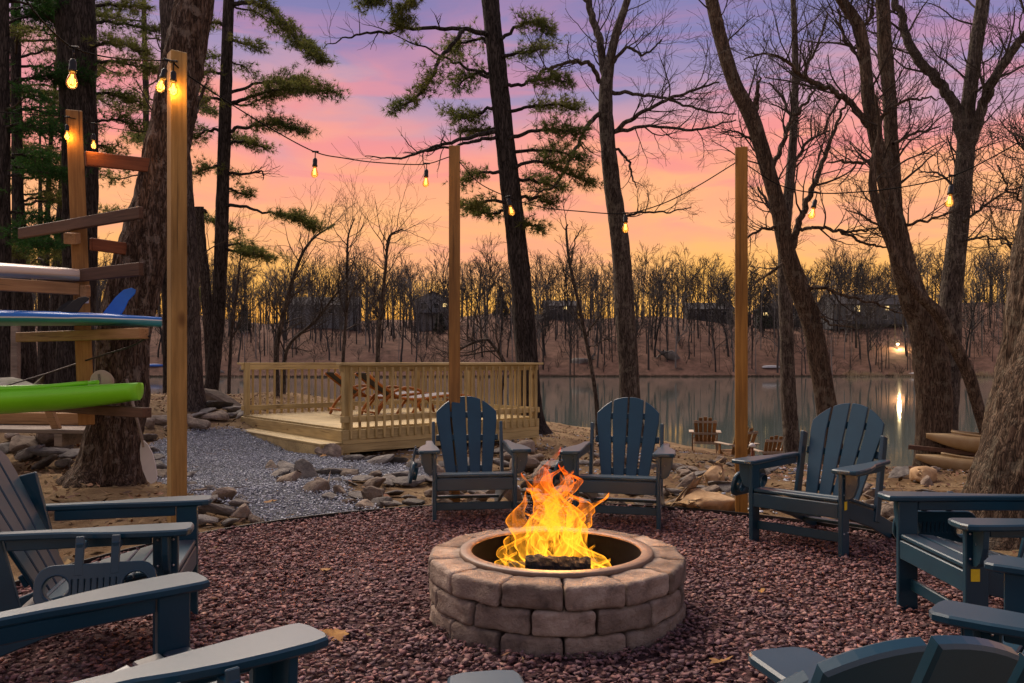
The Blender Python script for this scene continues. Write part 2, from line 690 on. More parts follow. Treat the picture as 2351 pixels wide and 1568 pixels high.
M['ground'] = None
M['redgravel'] = material('red_lava_rock', (.215, .120, .115), (.120, .066, .068), 14, .85, .35, 60, coords='World', island=.7, spec=.25, bdist=.006)
def piece_colours(m, stops):
    nt = m.node_tree
    b = nt.nodes['Principled BSDF']
    hs = [n for n in nt.nodes if n.type == 'HUE_SAT'][0]
    g = N(nt, 'ShaderNodeNewGeometry')
    ml = N(nt, 'ShaderNodeMath', operation='MULTIPLY')
    ml.inputs[1].default_value = 13.7
    fr = N(nt, 'ShaderNodeMath', operation='FRACT')
    nt.links.new(g.outputs['Random Per Island'], ml.inputs[0])
    nt.links.new(ml.outputs[0], fr.inputs[0])
    r = ramp(nt, stops)
    nt.links.new(fr.outputs[0], r.inputs[0])
    mx = N(nt, 'ShaderNodeMix', data_type='RGBA', blend_type='MULTIPLY')
    mx.inputs[0].default_value = 1
    nt.links.new(hs.outputs[0], mx.inputs[6])
    nt.links.new(r.outputs[0], mx.inputs[7])
    nt.links.new(mx.outputs[2], b.inputs['Base Color'])


M['redgravel'] = material('red_lava_rock', (1.2, 1.13, 1.14), (.78, .74, .75), 14, .85, .35, 60, coords='World', island=.35, spec=.25, bdist=.006)
piece_colours(M['redgravel'], [(0, (.085, .055, .058)), (.2, (.15, .092, .100)), (.4, (.20, .098, .088)), (.6, (.175, .115, .120)), (.78, (.265, .135, .110)), (.92, (.23, .15, .15)), (1, (.30, .19, .15))])
M['redbase'] = material('red_gravel_bed', (.11, .052, .052), (.06, .03, .03), 40, .95, .8, 70, coords='World')
M['bluegravel'] = material('blue_grey_gravel', (.38, .40, .46), (.23, .25, .29), 14, .8, .3, 70, coords='World', island=.5, spec=.3, bdist=.005)
M['bluebase'] = material('grey_gravel_bed', (.13, .14, .16), (.07, .075, .085), 40, .95, .6, 80, coords='World')
M['rock'] = material('field_stone', (.19, .145, .108), (.085, .070, .056), 5, .88, .8, 14, c3=(.28, .225, .17), rand=.35, bdist=.02)
M['rockgrey'] = material('grey_slate_stone', (.145, .130, .115), (.070, .064, .060), 5, .85, .8, 14, c3=(.215, .195, .17), rand=.3, bdist=.02)
M['rocktan'] = material('tan_boulder_stone', (.42, .27, .14), (.28, .17, .085), 5, .85, .5, 16, c3=(.50, .36, .21), bdist=.015)
M['paver'] = material('tumbled_paver', (.33, .25, .195), (.14, .108, .090), 9, .94, 1.0, 70, c3=(.50, .41, .33), rand=.25, detail=14, bdist=.02)
M['ringtop'] = material('bronze_ring_metal', (.19, .125, .085), (.13, .085, .058), 30, .5, .1, 90, spec=.4)
M['ringin'] = material('sooty_ring_metal', (.0035, .003, .003), (.002, .002, .002), 10, .9, spec=.1)
M['char'] = material('charred_log', (.010, .009, .009), (.004, .004, .004), 14, .8, 1.0, 24, (1, 1, 1), c3=(.03, .026, .024), bdist=.02)
M['leaf'] = material('dry_leaf', (.36, .19, .05), (.22, .10, .03), 30, .8, rand=.25)
M['litter'] = material('leaf_litter_mat', (.20, .115, .055), (.10, .055, .028), 20, .9, coords='World', island=.6)
M['oak'] = bark_material('oak_bark', (.115, .090, .072), (.044, .034, .028), (.22, .185, .155), moss=(.20, .18, .135), zs=.14, scale=17)
M['oaknear'] = bark_material('oak_bark_near', (.115, .075, .052), (.032, .021, .015), (.24, .185, .15), moss=(.28, .235, .195), zs=.2, scale=16)
M['brownbark'] = bark_material('brown_oak_bark', (.142, .096, .064), (.058, .038, .026), (.22, .16, .112), moss=(.21, .18, .13), zs=.10, scale=19)
M['greybark'] = bark_material('grey_bark', (.095, .076, .066), (.042, .034, .030), (.16, .132, .115), zs=.15, scale=16)
M['pinebark'] = bark_material('pine_bark', (.052, .042, .037), (.022, .018, .016), (.09, .074, .064), zs=.16, scale=13)
M['twig'] = material('twig_bark', (.060, .045, .036), (.035, .027, .022), 8, .9, coords='World', spec=.15)
M['fartree'] = material('far_tree_bark', (.070, .062, .058), (.038, .033, .031), .8, .95, coords='World', rand=.45, spec=.1)
M['palebark'] = material('pale_birch_bark', (.18, .165, .155), (.10, .092, .086), 1.2, .95, coords='World', rand=.25, spec=.1)
M['needle'] = material('pine_needles', (.150, .145, .036), (.060, .085, .024), .9, .7, coords='World', island=.45, spec=.2)
M['needlegreen'] = material('green_pine_needles', (.040, .105, .022), (.020, .062, .015), .9, .7, coords='World', island=.4, spec=.2)
M['wire'] = material('black_wire', (.005, .005, .005), None, 10, .9, spec=.1)
M['white'] = material('white_paint', (.55, .54, .52), (.48, .47, .46), 3, .6)


def translucent(m, f):
    nt = m.node_tree
    b = nt.nodes['Principled BSDF']
    o = [n for n in nt.nodes if n.type == 'OUTPUT_MATERIAL'][0]
    t = N(nt, 'ShaderNodeBsdfTranslucent')
    nt.links.new(b.inputs['Base Color'].links[0].from_socket, t.inputs[0])
    x = N(nt, 'ShaderNodeMixShader')
    x.inputs[0].default_value = f
    nt.links.new(b.outputs[0], x.inputs[1])
    nt.links.new(t.outputs[0], x.inputs[2])
    nt.links.new(x.outputs[0], o.inputs[0])


translucent(M['needle'], .6)
translucent(M['needlegreen'], .5)
# ================================================================== the setting
def ground_material():
    m = bpy.data.materials.new('earth_and_leaf_litter')
    m.use_nodes = True
    nt = m.node_tree
    L = nt.links.new
    b = nt.nodes['Principled BSDF']
    b.inputs['Roughness'].default_value = .95
    b.inputs['Specular IOR Level'].default_value = .1
    geo = N(nt, 'ShaderNodeNewGeometry')
    n1 = N(nt, 'ShaderNodeTexNoise')
    n1.inputs['Scale'].default_value = .9
    n1.inputs['Detail'].default_value = 8
    n1.inputs['Roughness'].default_value = .7
    L(geo.outputs['Position'], n1.inputs[0])
    near = ramp(nt, [(.30, (.070, .040, .020)), (.47, (.155, .098, .050)), (.60, (.25, .175, .095)), (.74, (.14, .092, .050))])
    L(n1.outputs['Fac'], near.inputs[0])
    n2 = N(nt, 'ShaderNodeTexNoise')
    n2.inputs['Scale'].default_value = .35
    n2.inputs['Detail'].default_value = 10
    n2.inputs['Roughness'].default_value = .75
    L(geo.outputs['Position'], n2.inputs[0])
    far = ramp(nt, [(.32, (.048, .032, .025)), (.5, (.135, .076, .055)), (.68, (.20, .118, .088))])
    L(n2.outputs['Fac'], far.inputs[0])
    sep = N(nt, 'ShaderNodeSeparateXYZ')
    L(geo.outputs['Position'], sep.inputs[0])
    mr = N(nt, 'ShaderNodeMapRange')
    mr.inputs['From Min'].default_value = 60
    mr.inputs['From Max'].default_value = 110
    L(sep.outputs['Y'], mr.inputs[0])
    mx = N(nt, 'ShaderNodeMix', data_type='RGBA')
    L(mr.outputs[0], mx.inputs[0])
    L(near.outputs[0], mx.inputs[6])
    L(far.outputs[0], mx.inputs[7])
    L(mx.outputs[2], b.inputs['Base Color'])
    n3 = N(nt, 'ShaderNodeTexNoise')
    n3.inputs['Scale'].default_value = 16
    n3.inputs['Detail'].default_value = 8
    n3.inputs['Roughness'].default_value = .75
    L(geo.outputs['Position'], n3.inputs[0])
    bp = N(nt, 'ShaderNodeBump')
    bp.inputs['Strength'].default_value = .9
    bp.inputs['Distance'].default_value = .05
    L(n3.outputs['Fac'], bp.inputs['Height'])
    L(bp.outputs[0], b.inputs['Normal'])
    return m


def build_ground():
    xs = np.concatenate([np.arange(-1500, -300, 200), np.arange(-300, -40, 12), np.arange(-40, -14, 1.0), np.arange(-14, 18, .22),
                         np.arange(18, 44, 1.0), np.arange(44, 300, 12), np.arange(300, 1501, 200)])
    ys = np.concatenate([np.arange(-30, 2, 2.0), np.arange(2, 29, .22), np.arange(29, 150, 10), np.arange(150, 290, 2.5), np.arange(290, 500, 20), np.arange(500, 2600, 300)])
    X, Yg = np.meshgrid(xs, ys)
    Z = terrain(X, Yg)
    rng = np.random.default_rng(3)
    V = np.stack([X, Yg, Z + rng.normal(0, .008, Z.shape) * (Yg < 28)], -1).reshape(-1, 3)
    nx, ny = len(xs), len(ys)
    i = np.arange(ny - 1)[:, None] * nx
    j = np.arange(nx - 1)[None, :]
    F = np.stack([i + j, i + j + 1, i + nx + j + 1, i + nx + j], -1).reshape(-1, 4)
    g = link('ground', mesh_np('ground', V, F, ground_material(), True))
    tag(g, kind='structure')
    return g


build_ground()


def build_water():
    m = bpy.data.materials.new('lake_water')
    m.use_nodes = True
    nt = m.node_tree
    L = nt.links.new
    b = nt.nodes['Principled BSDF']
    b.inputs['Base Color'].default_value = (.068, .086, .078, 1)
    b.inputs['Roughness'].default_value = .045
    b.inputs['IOR'].default_value = 1.33
    b.inputs['Specular IOR Level'].default_value = .75
    geo = N(nt, 'ShaderNodeNewGeometry')
    mp = N(nt, 'ShaderNodeMapping')
    mp.inputs['Scale'].default_value = (.5, 1.6, 1)
    L(geo.outputs['Position'], mp.inputs[0])
    n = N(nt, 'ShaderNodeTexNoise')
    n.inputs['Scale'].default_value = 1.3
    n.inputs['Detail'].default_value = 4
    L(mp.outputs[0], n.inputs[0])
    bp = N(nt, 'ShaderNodeBump')
    bp.inputs['Strength'].default_value = .16
    bp.inputs['Distance'].default_value = .012
    L(n.outputs['Fac'], bp.inputs['Height'])
    L(bp.outputs[0], b.inputs['Normal'])
    xs = np.linspace(-900, 900, 30)
    ys = np.linspace(14, 172, 20)
    X, Yg = np.meshgrid(xs, ys)
    V = np.stack([X, Yg, np.full_like(X, WATER_Z)], -1).reshape(-1, 3)
    i = np.arange(19)[:, None] * 30
    j = np.arange(29)[None, :]
    F = np.stack([i + j, i + j + 1, i + 30 + j + 1, i + 30 + j], -1).reshape(-1, 4)
    tag(link('lake_water', mesh_np('lake_water', V, F, m)), kind='structure')


build_water()


# ------------------------------------------------------------------ stones as low-poly pieces
def rock_template(rng, n=12, flat=.55, sub=0):
    bm = bmesh.new()
    for _ in range(n):
        v = rng.normal(0, 1, 3)
        v /= np.linalg.norm(v)
        v *= rng.uniform(.8, 1.15)
        bm.verts.new((v[0], v[1] * .75, v[2] * flat))
    r = bmesh.ops.convex_hull(bm, input=bm.verts)
    bmesh.ops.delete(bm, geom=[g for g in r['geom_interior'] if isinstance(g, bmesh.types.BMVert)], context='VERTS')
    bmesh.ops.triangulate(bm, faces=bm.faces)
    bm.verts.index_update()
    V = np.array([v.co[:] for v in bm.verts])
    T = np.array([[v.index for v in f.verts] for f in bm.faces])
    bm.free()
    return V, T


def scatter_pieces(name, pos, sizes, mat, seed, flat=.5, tilt=.5, n=9):
    rng = np.random.default_rng(seed)
    tm = [rock_template(rng, n, flat) for _ in range(8)]
    Vs, Ts, o = [], [], 0
    which = rng.integers(0, 8, len(pos))
    for k in range(8):
        I = np.where(which == k)[0]
        if not len(I):
            continue
        V, T = tm[k]
        az = rng.uniform(0, 2 * np.pi, len(I))
        tx = rng.normal(0, tilt, len(I))
        c, s = np.cos(az), np.sin(az)
        ct, st_ = np.cos(tx), np.sin(tx)
        Rz = np.zeros((len(I), 3, 3))
        Rz[:, 0, 0] = c; Rz[:, 0, 1] = -s; Rz[:, 1, 0] = s; Rz[:, 1, 1] = c; Rz[:, 2, 2] = 1
        Rx = np.zeros((len(I), 3, 3))
        Rx[:, 0, 0] = 1; Rx[:, 1, 1] = ct; Rx[:, 1, 2] = -st_; Rx[:, 2, 1] = st_; Rx[:, 2, 2] = ct
        RR = Rz @ Rx
        W = np.einsum('nij,vj->nvi', RR, V) * sizes[I][:, None, None] + pos[I][:, None, :]
        Vs.append(W.reshape(-1, 3))
        Ts.append((T[None] + (np.arange(len(I)) * len(V))[:, None, None]).reshape(-1, 3) + o)
        o += len(I) * len(V)
    me = mesh_np(name, np.concatenate(Vs), np.concatenate(Ts), mat)
    return link(name, me)


PATCH_R = 2.82


def build_red_gravel():
    rng = np.random.default_rng(11)
    # bed
    mb = MB()
    n = 96
    ring = [(PIT[0] + PATCH_R * math.cos(a), PIT[1] - .1 + PATCH_R * math.sin(a), .020) for a in [2 * math.pi * i / n for i in range(n)]]
    mb.add(ring + [(PIT[0], PIT[1], .020)], [(i, (i + 1) % n, n) for i in range(n)])
    tag(mb.build('gravel_bed', M['redbase']), kind='structure')
    K = 60000
    r = PATCH_R * np.sqrt(rng.uniform(0, 1, K))
    a = rng.uniform(0, 2 * np.pi, K)
    x = PIT[0] + r * np.cos(a)
    y = PIT[1] - .1 + r * np.sin(a)
    keep = (np.hypot(x - PIT[0], y - PIT[1]) > .57) & (y > 1.3)
    x, y = x[keep], y[keep]
    z = .024 + rng.uniform(0, .020, len(x)) + .012 * np.sin(x * 2.3) * np.sin(y * 1.9 + x)
    sz = rng.uniform(.012, .0265, len(x)) * (1 + .25 * (rng.uniform(0, 1, len(x)) > .93))
    o = scatter_pieces('red_gravel', np.stack([x, y, z], 1), sz, M['redgravel'], 5, flat=.34, tilt=.38, n=7)
    tag(o, 'dark red lava rock gravel spread around the fire pit', 'gravel', kind='stuff')
    # black edging strip
    mb = MB()
    pts = []
    for i in range(n + 1):
        t = 2 * math.pi * i / n
        pts.append(Vector((PIT[0] + (PATCH_R + .01) * math.cos(t), PIT[1] - .1 + (PATCH_R + .01) * math.sin(t), .035)))
    vs, fs = [], []
    for i, p in enumerate(pts):
        d = Vector((p.x - PIT[0], p.y - PIT[1] + .1, 0)).normalized() * .006
        for q, zz in ((-d, -.03), (-d, .02), (d, .02), (d, -.03)):
            vs.append(p + q + Vector((0, 0, zz)))
    for i in range(n):
        for k in range(4):
            fs.append((i * 4 + k, i * 4 + (k + 1) % 4, i * 4 + 4 + (k + 1) % 4, i * 4 + 4 + k))
    mb.add(vs, fs)
    tag(mb.build('garden_edging', M['black']), 'thin black edging strip curving round the red gravel', 'edging')


build_red_gravel()


def in_poly(x, y, poly):
    ins = np.zeros(len(x), bool)
    n = len(poly)
    for i in range(n):
        x0, y0 = poly[i]
        x1, y1 = poly[(i + 1) % n]
        c = ((y0 > y) != (y1 > y))
        with np.errstate(divide='ignore', invalid='ignore'):
            xi = (x1 - x0) * (y - y0) / (y1 - y0) + x0
        ins ^= c & (x < xi)
    return ins


PATH = [G(*q)[:2] for q in ((318, 1040), (420, 990), (545, 984), (700, 1030), (800, 1052), (985, 1078), (1010, 1100), (930, 1115), (840, 1100), (790, 1112),
                            (830, 1150), (885, 1183), (600, 1207), (530, 1175), (440, 1140), (330, 1085))]


def build_path():
    mb = MB()
    n = len(PATH)
    # bed as a fine grid that follows the ground
    xs = np.arange(min(p[0] for p in PATH), max(p[0] for p in PATH), .12)
    ys = np.arange(min(p[1] for p in PATH), max(p[1] for p in PATH), .12)
    X, Yg = np.meshgrid(xs, ys)
    ok = in_poly(X.ravel(), Yg.ravel(), PATH).reshape(X.shape)
    V = np.stack([X, Yg, terrain(X, Yg) + .012], -1).reshape(-1, 3)
    F = []
    for i in range(len(ys) - 1):
        for j in range(len(xs) - 1):
            if ok[i, j] and ok[i + 1, j] and ok[i, j + 1] and ok[i + 1, j + 1]:
                k = i * len(xs) + j
                F.append((k, k + 1, k + len(xs) + 1, k + len(xs)))
    tag(link('path', mesh_np('path', V, F, M['bluebase'], True)), kind='structure')
    rng = np.random.default_rng(8)
    K = 66000
    x = rng.uniform(xs[0], xs[-1], K)
    y = rng.uniform(ys[0], ys[-1], K)
    ok = in_poly(x, y, PATH) & (np.hypot(x - PIT[0], y - PIT[1] + .1) > PATCH_R)
    x, y = x[ok], y[ok]
    z = terrain(x, y) + .016 + rng.uniform(0, .03, len(x))
    sz = rng.uniform(.009, .019, len(x))
    o = scatter_pieces('grey_gravel', np.stack([x, y, z], 1), sz, M['bluegravel'], 6, flat=.4, tilt=.4, n=7)
    tag(o, 'blue grey crushed stone covering the path to the deck', 'gravel', kind='stuff')


build_path()


def build_litter():
    rng = np.random.default_rng(21)
    K = 34000
    x = rng.uniform(-13, 13, K)
    y = 4 + 18.5 * rng.uniform(0, 1, K) ** 1.2
    ok = (np.hypot(x - PIT[0], y - PIT[1] + .1) > PATCH_R + .05) & ~in_poly(x, y, PATH) & (np.abs(x) < y * .75 + 1)
    x, y = x[ok], y[ok]
    xa = rng.uniform(-3.4, 3.2, 200)
    ya = rng.uniform(2.6, 9.5, 200)
    ok = np.hypot(xa - PIT[0], ya - PIT[1]) > .65
    x, y = np.concatenate([x, xa[ok]]), np.concatenate([y, ya[ok]])
    n = len(x)
    z = terrain(x, y) + np.where((np.hypot(x - PIT[0], y - PIT[1] + .1) < PATCH_R) | in_poly(x, y, PATH), .05, .012)
    a = rng.uniform(0, 2 * np.pi, n)
    s = rng.uniform(.018, .05, n)
    s[-len(xa[ok]):] *= .5
    th = rng.uniform(.25, .6, n)
    tl = rng.normal(0, .35, (n, 2))
    ux = np.stack([np.cos(a), np.sin(a), tl[:, 0]], 1) * s[:, None]
    vx = np.stack([-np.sin(a), np.cos(a), tl[:, 1]], 1) * (s * th)[:, None]
    c = np.stack([x, y, z + rng.uniform(0, .02, n)], 1)
    V = np.stack([c - ux, c + vx, c + ux, c - vx], 1).reshape(-1, 3)
    F = np.arange(n * 4).reshape(-1, 4)
    tag(link('leaf_litter', mesh_np('leaf_litter', V, F, M['litter'])), 'dry brown leaves and needles littering the bare ground', 'leaf litter', kind='stuff')
    # crushed stone and chips among the rocks
    K = 9000
    x = rng.uniform(-6, 9, K)
    y = rng.uniform(6.2, 19, K)
    pn = np.sin(x * 1.7 + y * .6) * np.sin(y * 1.4 - x * .5) + .4 * np.sin(x * 4.1)
    ok = (np.hypot(x - PIT[0], y - PIT[1] + .1) > PATCH_R + .1) & ~in_poly(x, y, PATH) & (pn > .1) & (x > -2.4)
    x, y = x[ok], y[ok]
    sz = rng.uniform(.012, .05, len(x))
    o = scatter_pieces('stone_rubble', np.stack([x, y, terrain(x, y) + sz * .2], 1), sz, M['bluegravel'], 9, flat=.4, tilt=.3, n=9)
    tag(o, 'small stone chips strewn between the rocks above the shore', 'rubble', kind='stuff')


build_litter()


# ------------------------------------------------------------------ rocks one by one
def stone_mesh(name, seed, mat, flat=.5, rnd=.0):
    rng = np.random.default_rng(seed)
    bm = bmesh.new()
    for _ in range(13):
        v = rng.normal(0, 1, 3)
        v /= np.linalg.norm(v)
        v *= rng.uniform(.85, 1.15)
        bm.verts.new((v[0] * .5, v[1] * .36, v[2] * flat * .5))
    r = bmesh.ops.convex_hull(bm, input=bm.verts)
    bmesh.ops.delete(bm, geom=[g for g in r['geom_interior'] if isinstance(g, bmesh.types.BMVert)], context='VERTS')
    bmesh.ops.bevel(bm, geom=list(bm.edges), offset=.035 + rnd * .06, segments=2 if rnd else 1, affect='EDGES', profile=.6)
    bmesh.ops.triangulate(bm, faces=bm.faces)
    bmesh.ops.subdivide_edges(bm, edges=[e for e in bm.edges if e.calc_length() > .16], cuts=1)
    bmesh.ops.triangulate(bm, faces=bm.faces)
    for v in bm.verts:
        q = mnoise.noise(v.co * 5 + Vector((seed, 0, 0))) * .035 + mnoise.noise(v.co * 13) * .012
        v.co += v.co.normalized() * q
    me = bpy.data.meshes.new(name)
    bm.to_mesh(me)
    bm.free()
    me.materials.append(mat)
    if rnd:
        me.polygons.foreach_set('use_smooth', [True] * len(me.polygons))
    return me


ROCKS = [stone_mesh('stone', 100 + k, M['rock'] if k % 2 else M['rockgrey'], (.28, .42, .34, .5, .25, .38)[k % 6]) for k in range(12)]


def rock(px, py, wpx, label, group, k=None, tilt=.25, rng=random.Random(4), name='stone', sink=.1, mesh=None, flat=1.0):
    g = G(px, py)
    s = wpx * g.y / FPX * (1.28 if wpx < 120 else 1.0)
    o = link(name, mesh or ROCKS[rng.randrange(12) if k is None else k])
    o.scale = (s, s * rng.uniform(.8, 1.2), s * flat * rng.uniform(.85, 1.2))
    o.rotation_euler = (rng.gauss(0, tilt), rng.gauss(0, tilt), rng.uniform(0, 6.28) if wpx < 90 else rng.uniform(-.4, .4))
    o.location = g + Vector((0, 0, s * .16 * flat * (1 - sink)))
    tag(o, label, 'stone', group)
    return o


def rock_row(pts, label, group, seed, jit=4):
    rr = random.Random(seed)
    for (px, py, w) in pts:
        rock(px + rr.uniform(-jit, jit), py + rr.uniform(-jit * .5, jit * .5), w * rr.uniform(.9, 1.15), label, group, rng=rr)


L1, G1 = 'brown slab stone in the heap where the path meets the red gravel', 'stones heaped at the near end of the path'
rock_row([(498, 1190, 92), (565, 1190, 72), (470, 1160, 62), (512, 1150, 66), (545, 1168, 58), (468, 1203, 60), (530, 1205, 50), (585, 1200, 40), (455, 1138, 46), (490, 1132, 44),
          (448, 1180, 50), (556, 1150, 34), (440, 1120, 44), (430, 1100, 38)], L1, G1, 1)
L2, G2 = 'angular brown slab in the stone row that divides the grey path', 'stones dividing the path'
rock_row([(625, 1080, 56), (668, 1092, 70), (640, 1098, 50), (705, 1106, 92), (665, 1112, 60), (755, 1096, 60), (742, 1118, 44), (798, 1098, 52), (775, 1112, 40), (730, 1132, 60),
          (780, 1140, 52), (760, 1150, 46), (808, 1118, 40), (835, 1108, 52), (860, 1100, 48), (856, 1120, 56), (892, 1112, 60), (915, 1100, 56), (940, 1116, 70), (822, 1150, 60), (800, 1160, 44),
          (850, 1156, 70), (872, 1168, 60), (842, 1172, 50), (905, 1140, 46), (900, 1170, 64), (940, 1150, 40)], L2, G2, 2)
L3, G3 = 'flat stone set along the ground below the deck step', 'stones below the deck step'
rock_row([(762, 1052, 70), (812, 1064, 56), (740, 1044, 40), (868, 1070, 60), (910, 1068, 56), (945, 1078, 50), (845, 1060, 40), (980, 1070, 44)], L3, G3, 3)
L4, G4 = 'weathered stone piled on the bank beside the deck steps', 'stones on the bank by the deck'
rock_row([(500, 944, 70), (540, 950, 60), (560, 962, 56), (470, 956, 50), (490, 968, 56), (525, 966, 48), (455, 985, 60), (500, 935, 90), (570, 940, 44), (420, 975, 50), (395, 990, 44), (372, 975, 60),
          (350, 985, 46), (445, 965, 46), (362, 1060, 50), (352, 1085, 60), (368, 1098, 46), (346, 1040, 44), (340, 1010, 40)], L4, G4, 4)
L5, G5 = 'grey slab stone heaped left of the leaning trunk', 'stones heaped by the leaning trunk'
rock_row([(60, 1030, 70), (110, 1028, 86), (150, 1035, 60), (75, 1055, 66), (120, 1052, 70), (165, 1050, 56), (55, 1045, 40), (100, 1075, 60), (145, 1072, 56), (30, 1010, 60), (175, 1022, 50), (20, 1040, 50)],
         L5, G5, 5)
L6, G6 = 'broken field stone on the slope down to the lake', 'stones on the slope to the lake'
_rr = random.Random(17)
pts = []
for k in range(150):
    px = _rr.uniform(980, 2200)
    lo = 1000 if px < 1350 else 1048
    if px < 1260:
        lo = 1062
    py = _rr.uniform(lo, 1165 if px < 1900 else 1230)
    pts.append((px, py, _rr.uniform(26, 62) * (.55 + .45 * (py - 1000) / 170)))
pts += [(1150, 1046, 60), (1200, 1040, 62), (1175, 1060, 56), (1225, 1062, 56), (1150, 1078, 64), (1205, 1085, 74), (1240, 1098, 50), (1265, 1080, 60), (1270, 1120, 70), (1230, 1130, 60), (1290, 1140, 66),
        (1130, 1120, 70), (1100, 1140, 60), (1180, 1150, 64), (1250, 1165, 60), (1330, 1160, 50), (1580, 1120, 70), (1560, 1145, 64), (1600, 1130, 50), (1590, 1105, 60), (1660, 1120, 50)]
for (lo_, hi_, where) in ((0, 1300, 'below the right end of the deck'), (1300, 1570, 'behind the chair that stands behind the flames'), (1570, 1860, 'around the foot of the right timber post'), (1860, 3000, 'below the tan kayaks')):
    rock_row([q for q in pts if lo_ <= q[0] < hi_], 'broken field stone on the lake slope ' + where, 'stones on the lake slope ' + where, 6 + lo_)
L7, G7 = 'pale broken stone at the gravel edge behind the chairs', 'pale stones at the gravel edge'
rock_row([(2090, 1215, 60), (2120, 1225, 70), (2150, 1215, 56), (2180, 1225, 50), (2060, 1205, 50), (2140, 1240, 60), (2040, 1185, 60), (1990, 1180, 44), (2110, 1195, 44), (2170, 1245, 56), (1010, 1168, 60),
          (950, 1165, 70), (1080, 1172, 60), (1540, 1168, 60), (1480, 1165, 50), (1560, 1160, 44)], L7, G7, 7)
bould = stone_mesh('boulder', 300, M['rocktan'], .75, 1.0)
rock(1640, 1112, 66, 'rounded tan boulder behind the red gravel between two chairs', None, tilt=.1, name='boulder', mesh=bould, flat=1.2)
slab = stone_mesh('boulder_slab', 304, M['rocktan'], .42, .6)
rock(1625, 1176, 170, 'wide flat tan slab lying at the black edging by the timber post', None, tilt=.04, name='stone_slab', mesh=slab, flat=.9, sink=.1)
rock(2120, 1105, 70, 'rough tan stone in front of the kayak rack', None, tilt=.1, name='boulder', mesh=stone_mesh('boulder', 307, M['rocktan'], .6, .4))


# ------------------------------------------------------------------ branching
def unit(v):
    return v / max(1e-9, np.linalg.norm(v))


def grow(rng, p, d, length, r, level, maxl, out, up=.12, wander=.22, kidsn=(3, 5), ratio=(.45, .75), ang=(.45, .95), first=.3, rmin=.004):
    n = max(3, int(4 + 2 * (maxl - level))) if rmin < .015 else max(2, 2 + maxl - level)
    pts = [np.array(p, float)]
    d = unit(np.array(d, float))
    dirs = [d]
    st = length / n
    for i in range(n):
        d = unit(d + rng.normal(0, wander, 3) * .6 + np.array([0, 0, up * .5]))
        pts.append(pts[-1] + d * st)
        dirs.append(d)
    rad = np.maximum(np.linspace(r, max(r * .35, rmin), n + 1), rmin)
    out.append((np.array(pts), rad))
    if level >= maxl:
        return
    k = rng.integers(kidsn[0], kidsn[1] + 1)
    for c in range(k):
        t = first + (1 - first) * (c + rng.uniform(.2, .95)) / k
        i = min(n - 1, int(t * n))
        f = t * n - i
        q = pts[i] * (1 - f) + pts[i + 1] * f
        ax = unit(np.cross(dirs[i], rng.normal(0, 1, 3)))
        a = rng.uniform(*ang)
        nd = dirs[i] * math.cos(a) + ax * math.sin(a)
        grow(rng, q, nd, length * rng.uniform(*ratio) * (1.1 - .35 * t), max(rmin, rad[i] * rng.uniform(.5, .7)), level + 1, maxl, out, up, wander * 1.1, kidsn, ratio, ang, .2, rmin)


# ------------------------------------------------------------------ far woods
def far_tree_mesh(seed, h, mat, spread=1.0, nb=15):
    rng = np.random.default_rng(seed)
    out = []
    n = 9
    pts = [np.zeros(3)]
    d = np.array([0, 0, 1.0])
    for i in range(n):
        d = unit(d + rng.normal(0, .06, 3) + np.array([0, 0, .1]))
        pts.append(pts[-1] + d * h * .85 / n)
    pts = np.array(pts)
    pts[0, 2] -= .6
    rad = np.linspace(h * .0125, .05, n + 1)
    out.append((pts, rad))
    for k in range(nb):
        t = .3 + .68 * (k + rng.uniform(0, 1)) / nb
        i = min(n - 1, int(t * n))
        q = pts[i] + (pts[i + 1] - pts[i]) * (t * n - i)
        a = rng.uniform(0, 6.28)
        el = rng.uniform(.5, 1.15)
        dd = np.array([math.cos(a) * math.cos(el), math.sin(a) * math.cos(el), math.sin(el)])
        grow(rng, q, dd, h * rng.uniform(.2, .34) * spread * (1.25 - .6 * t), rad[i] * .55, 0, 2, out, .25, .2, (3, 4), (.45, .7), (.35, .8), .25, .03)
    return tubes_mesh('far_tree', out, mat, .12)


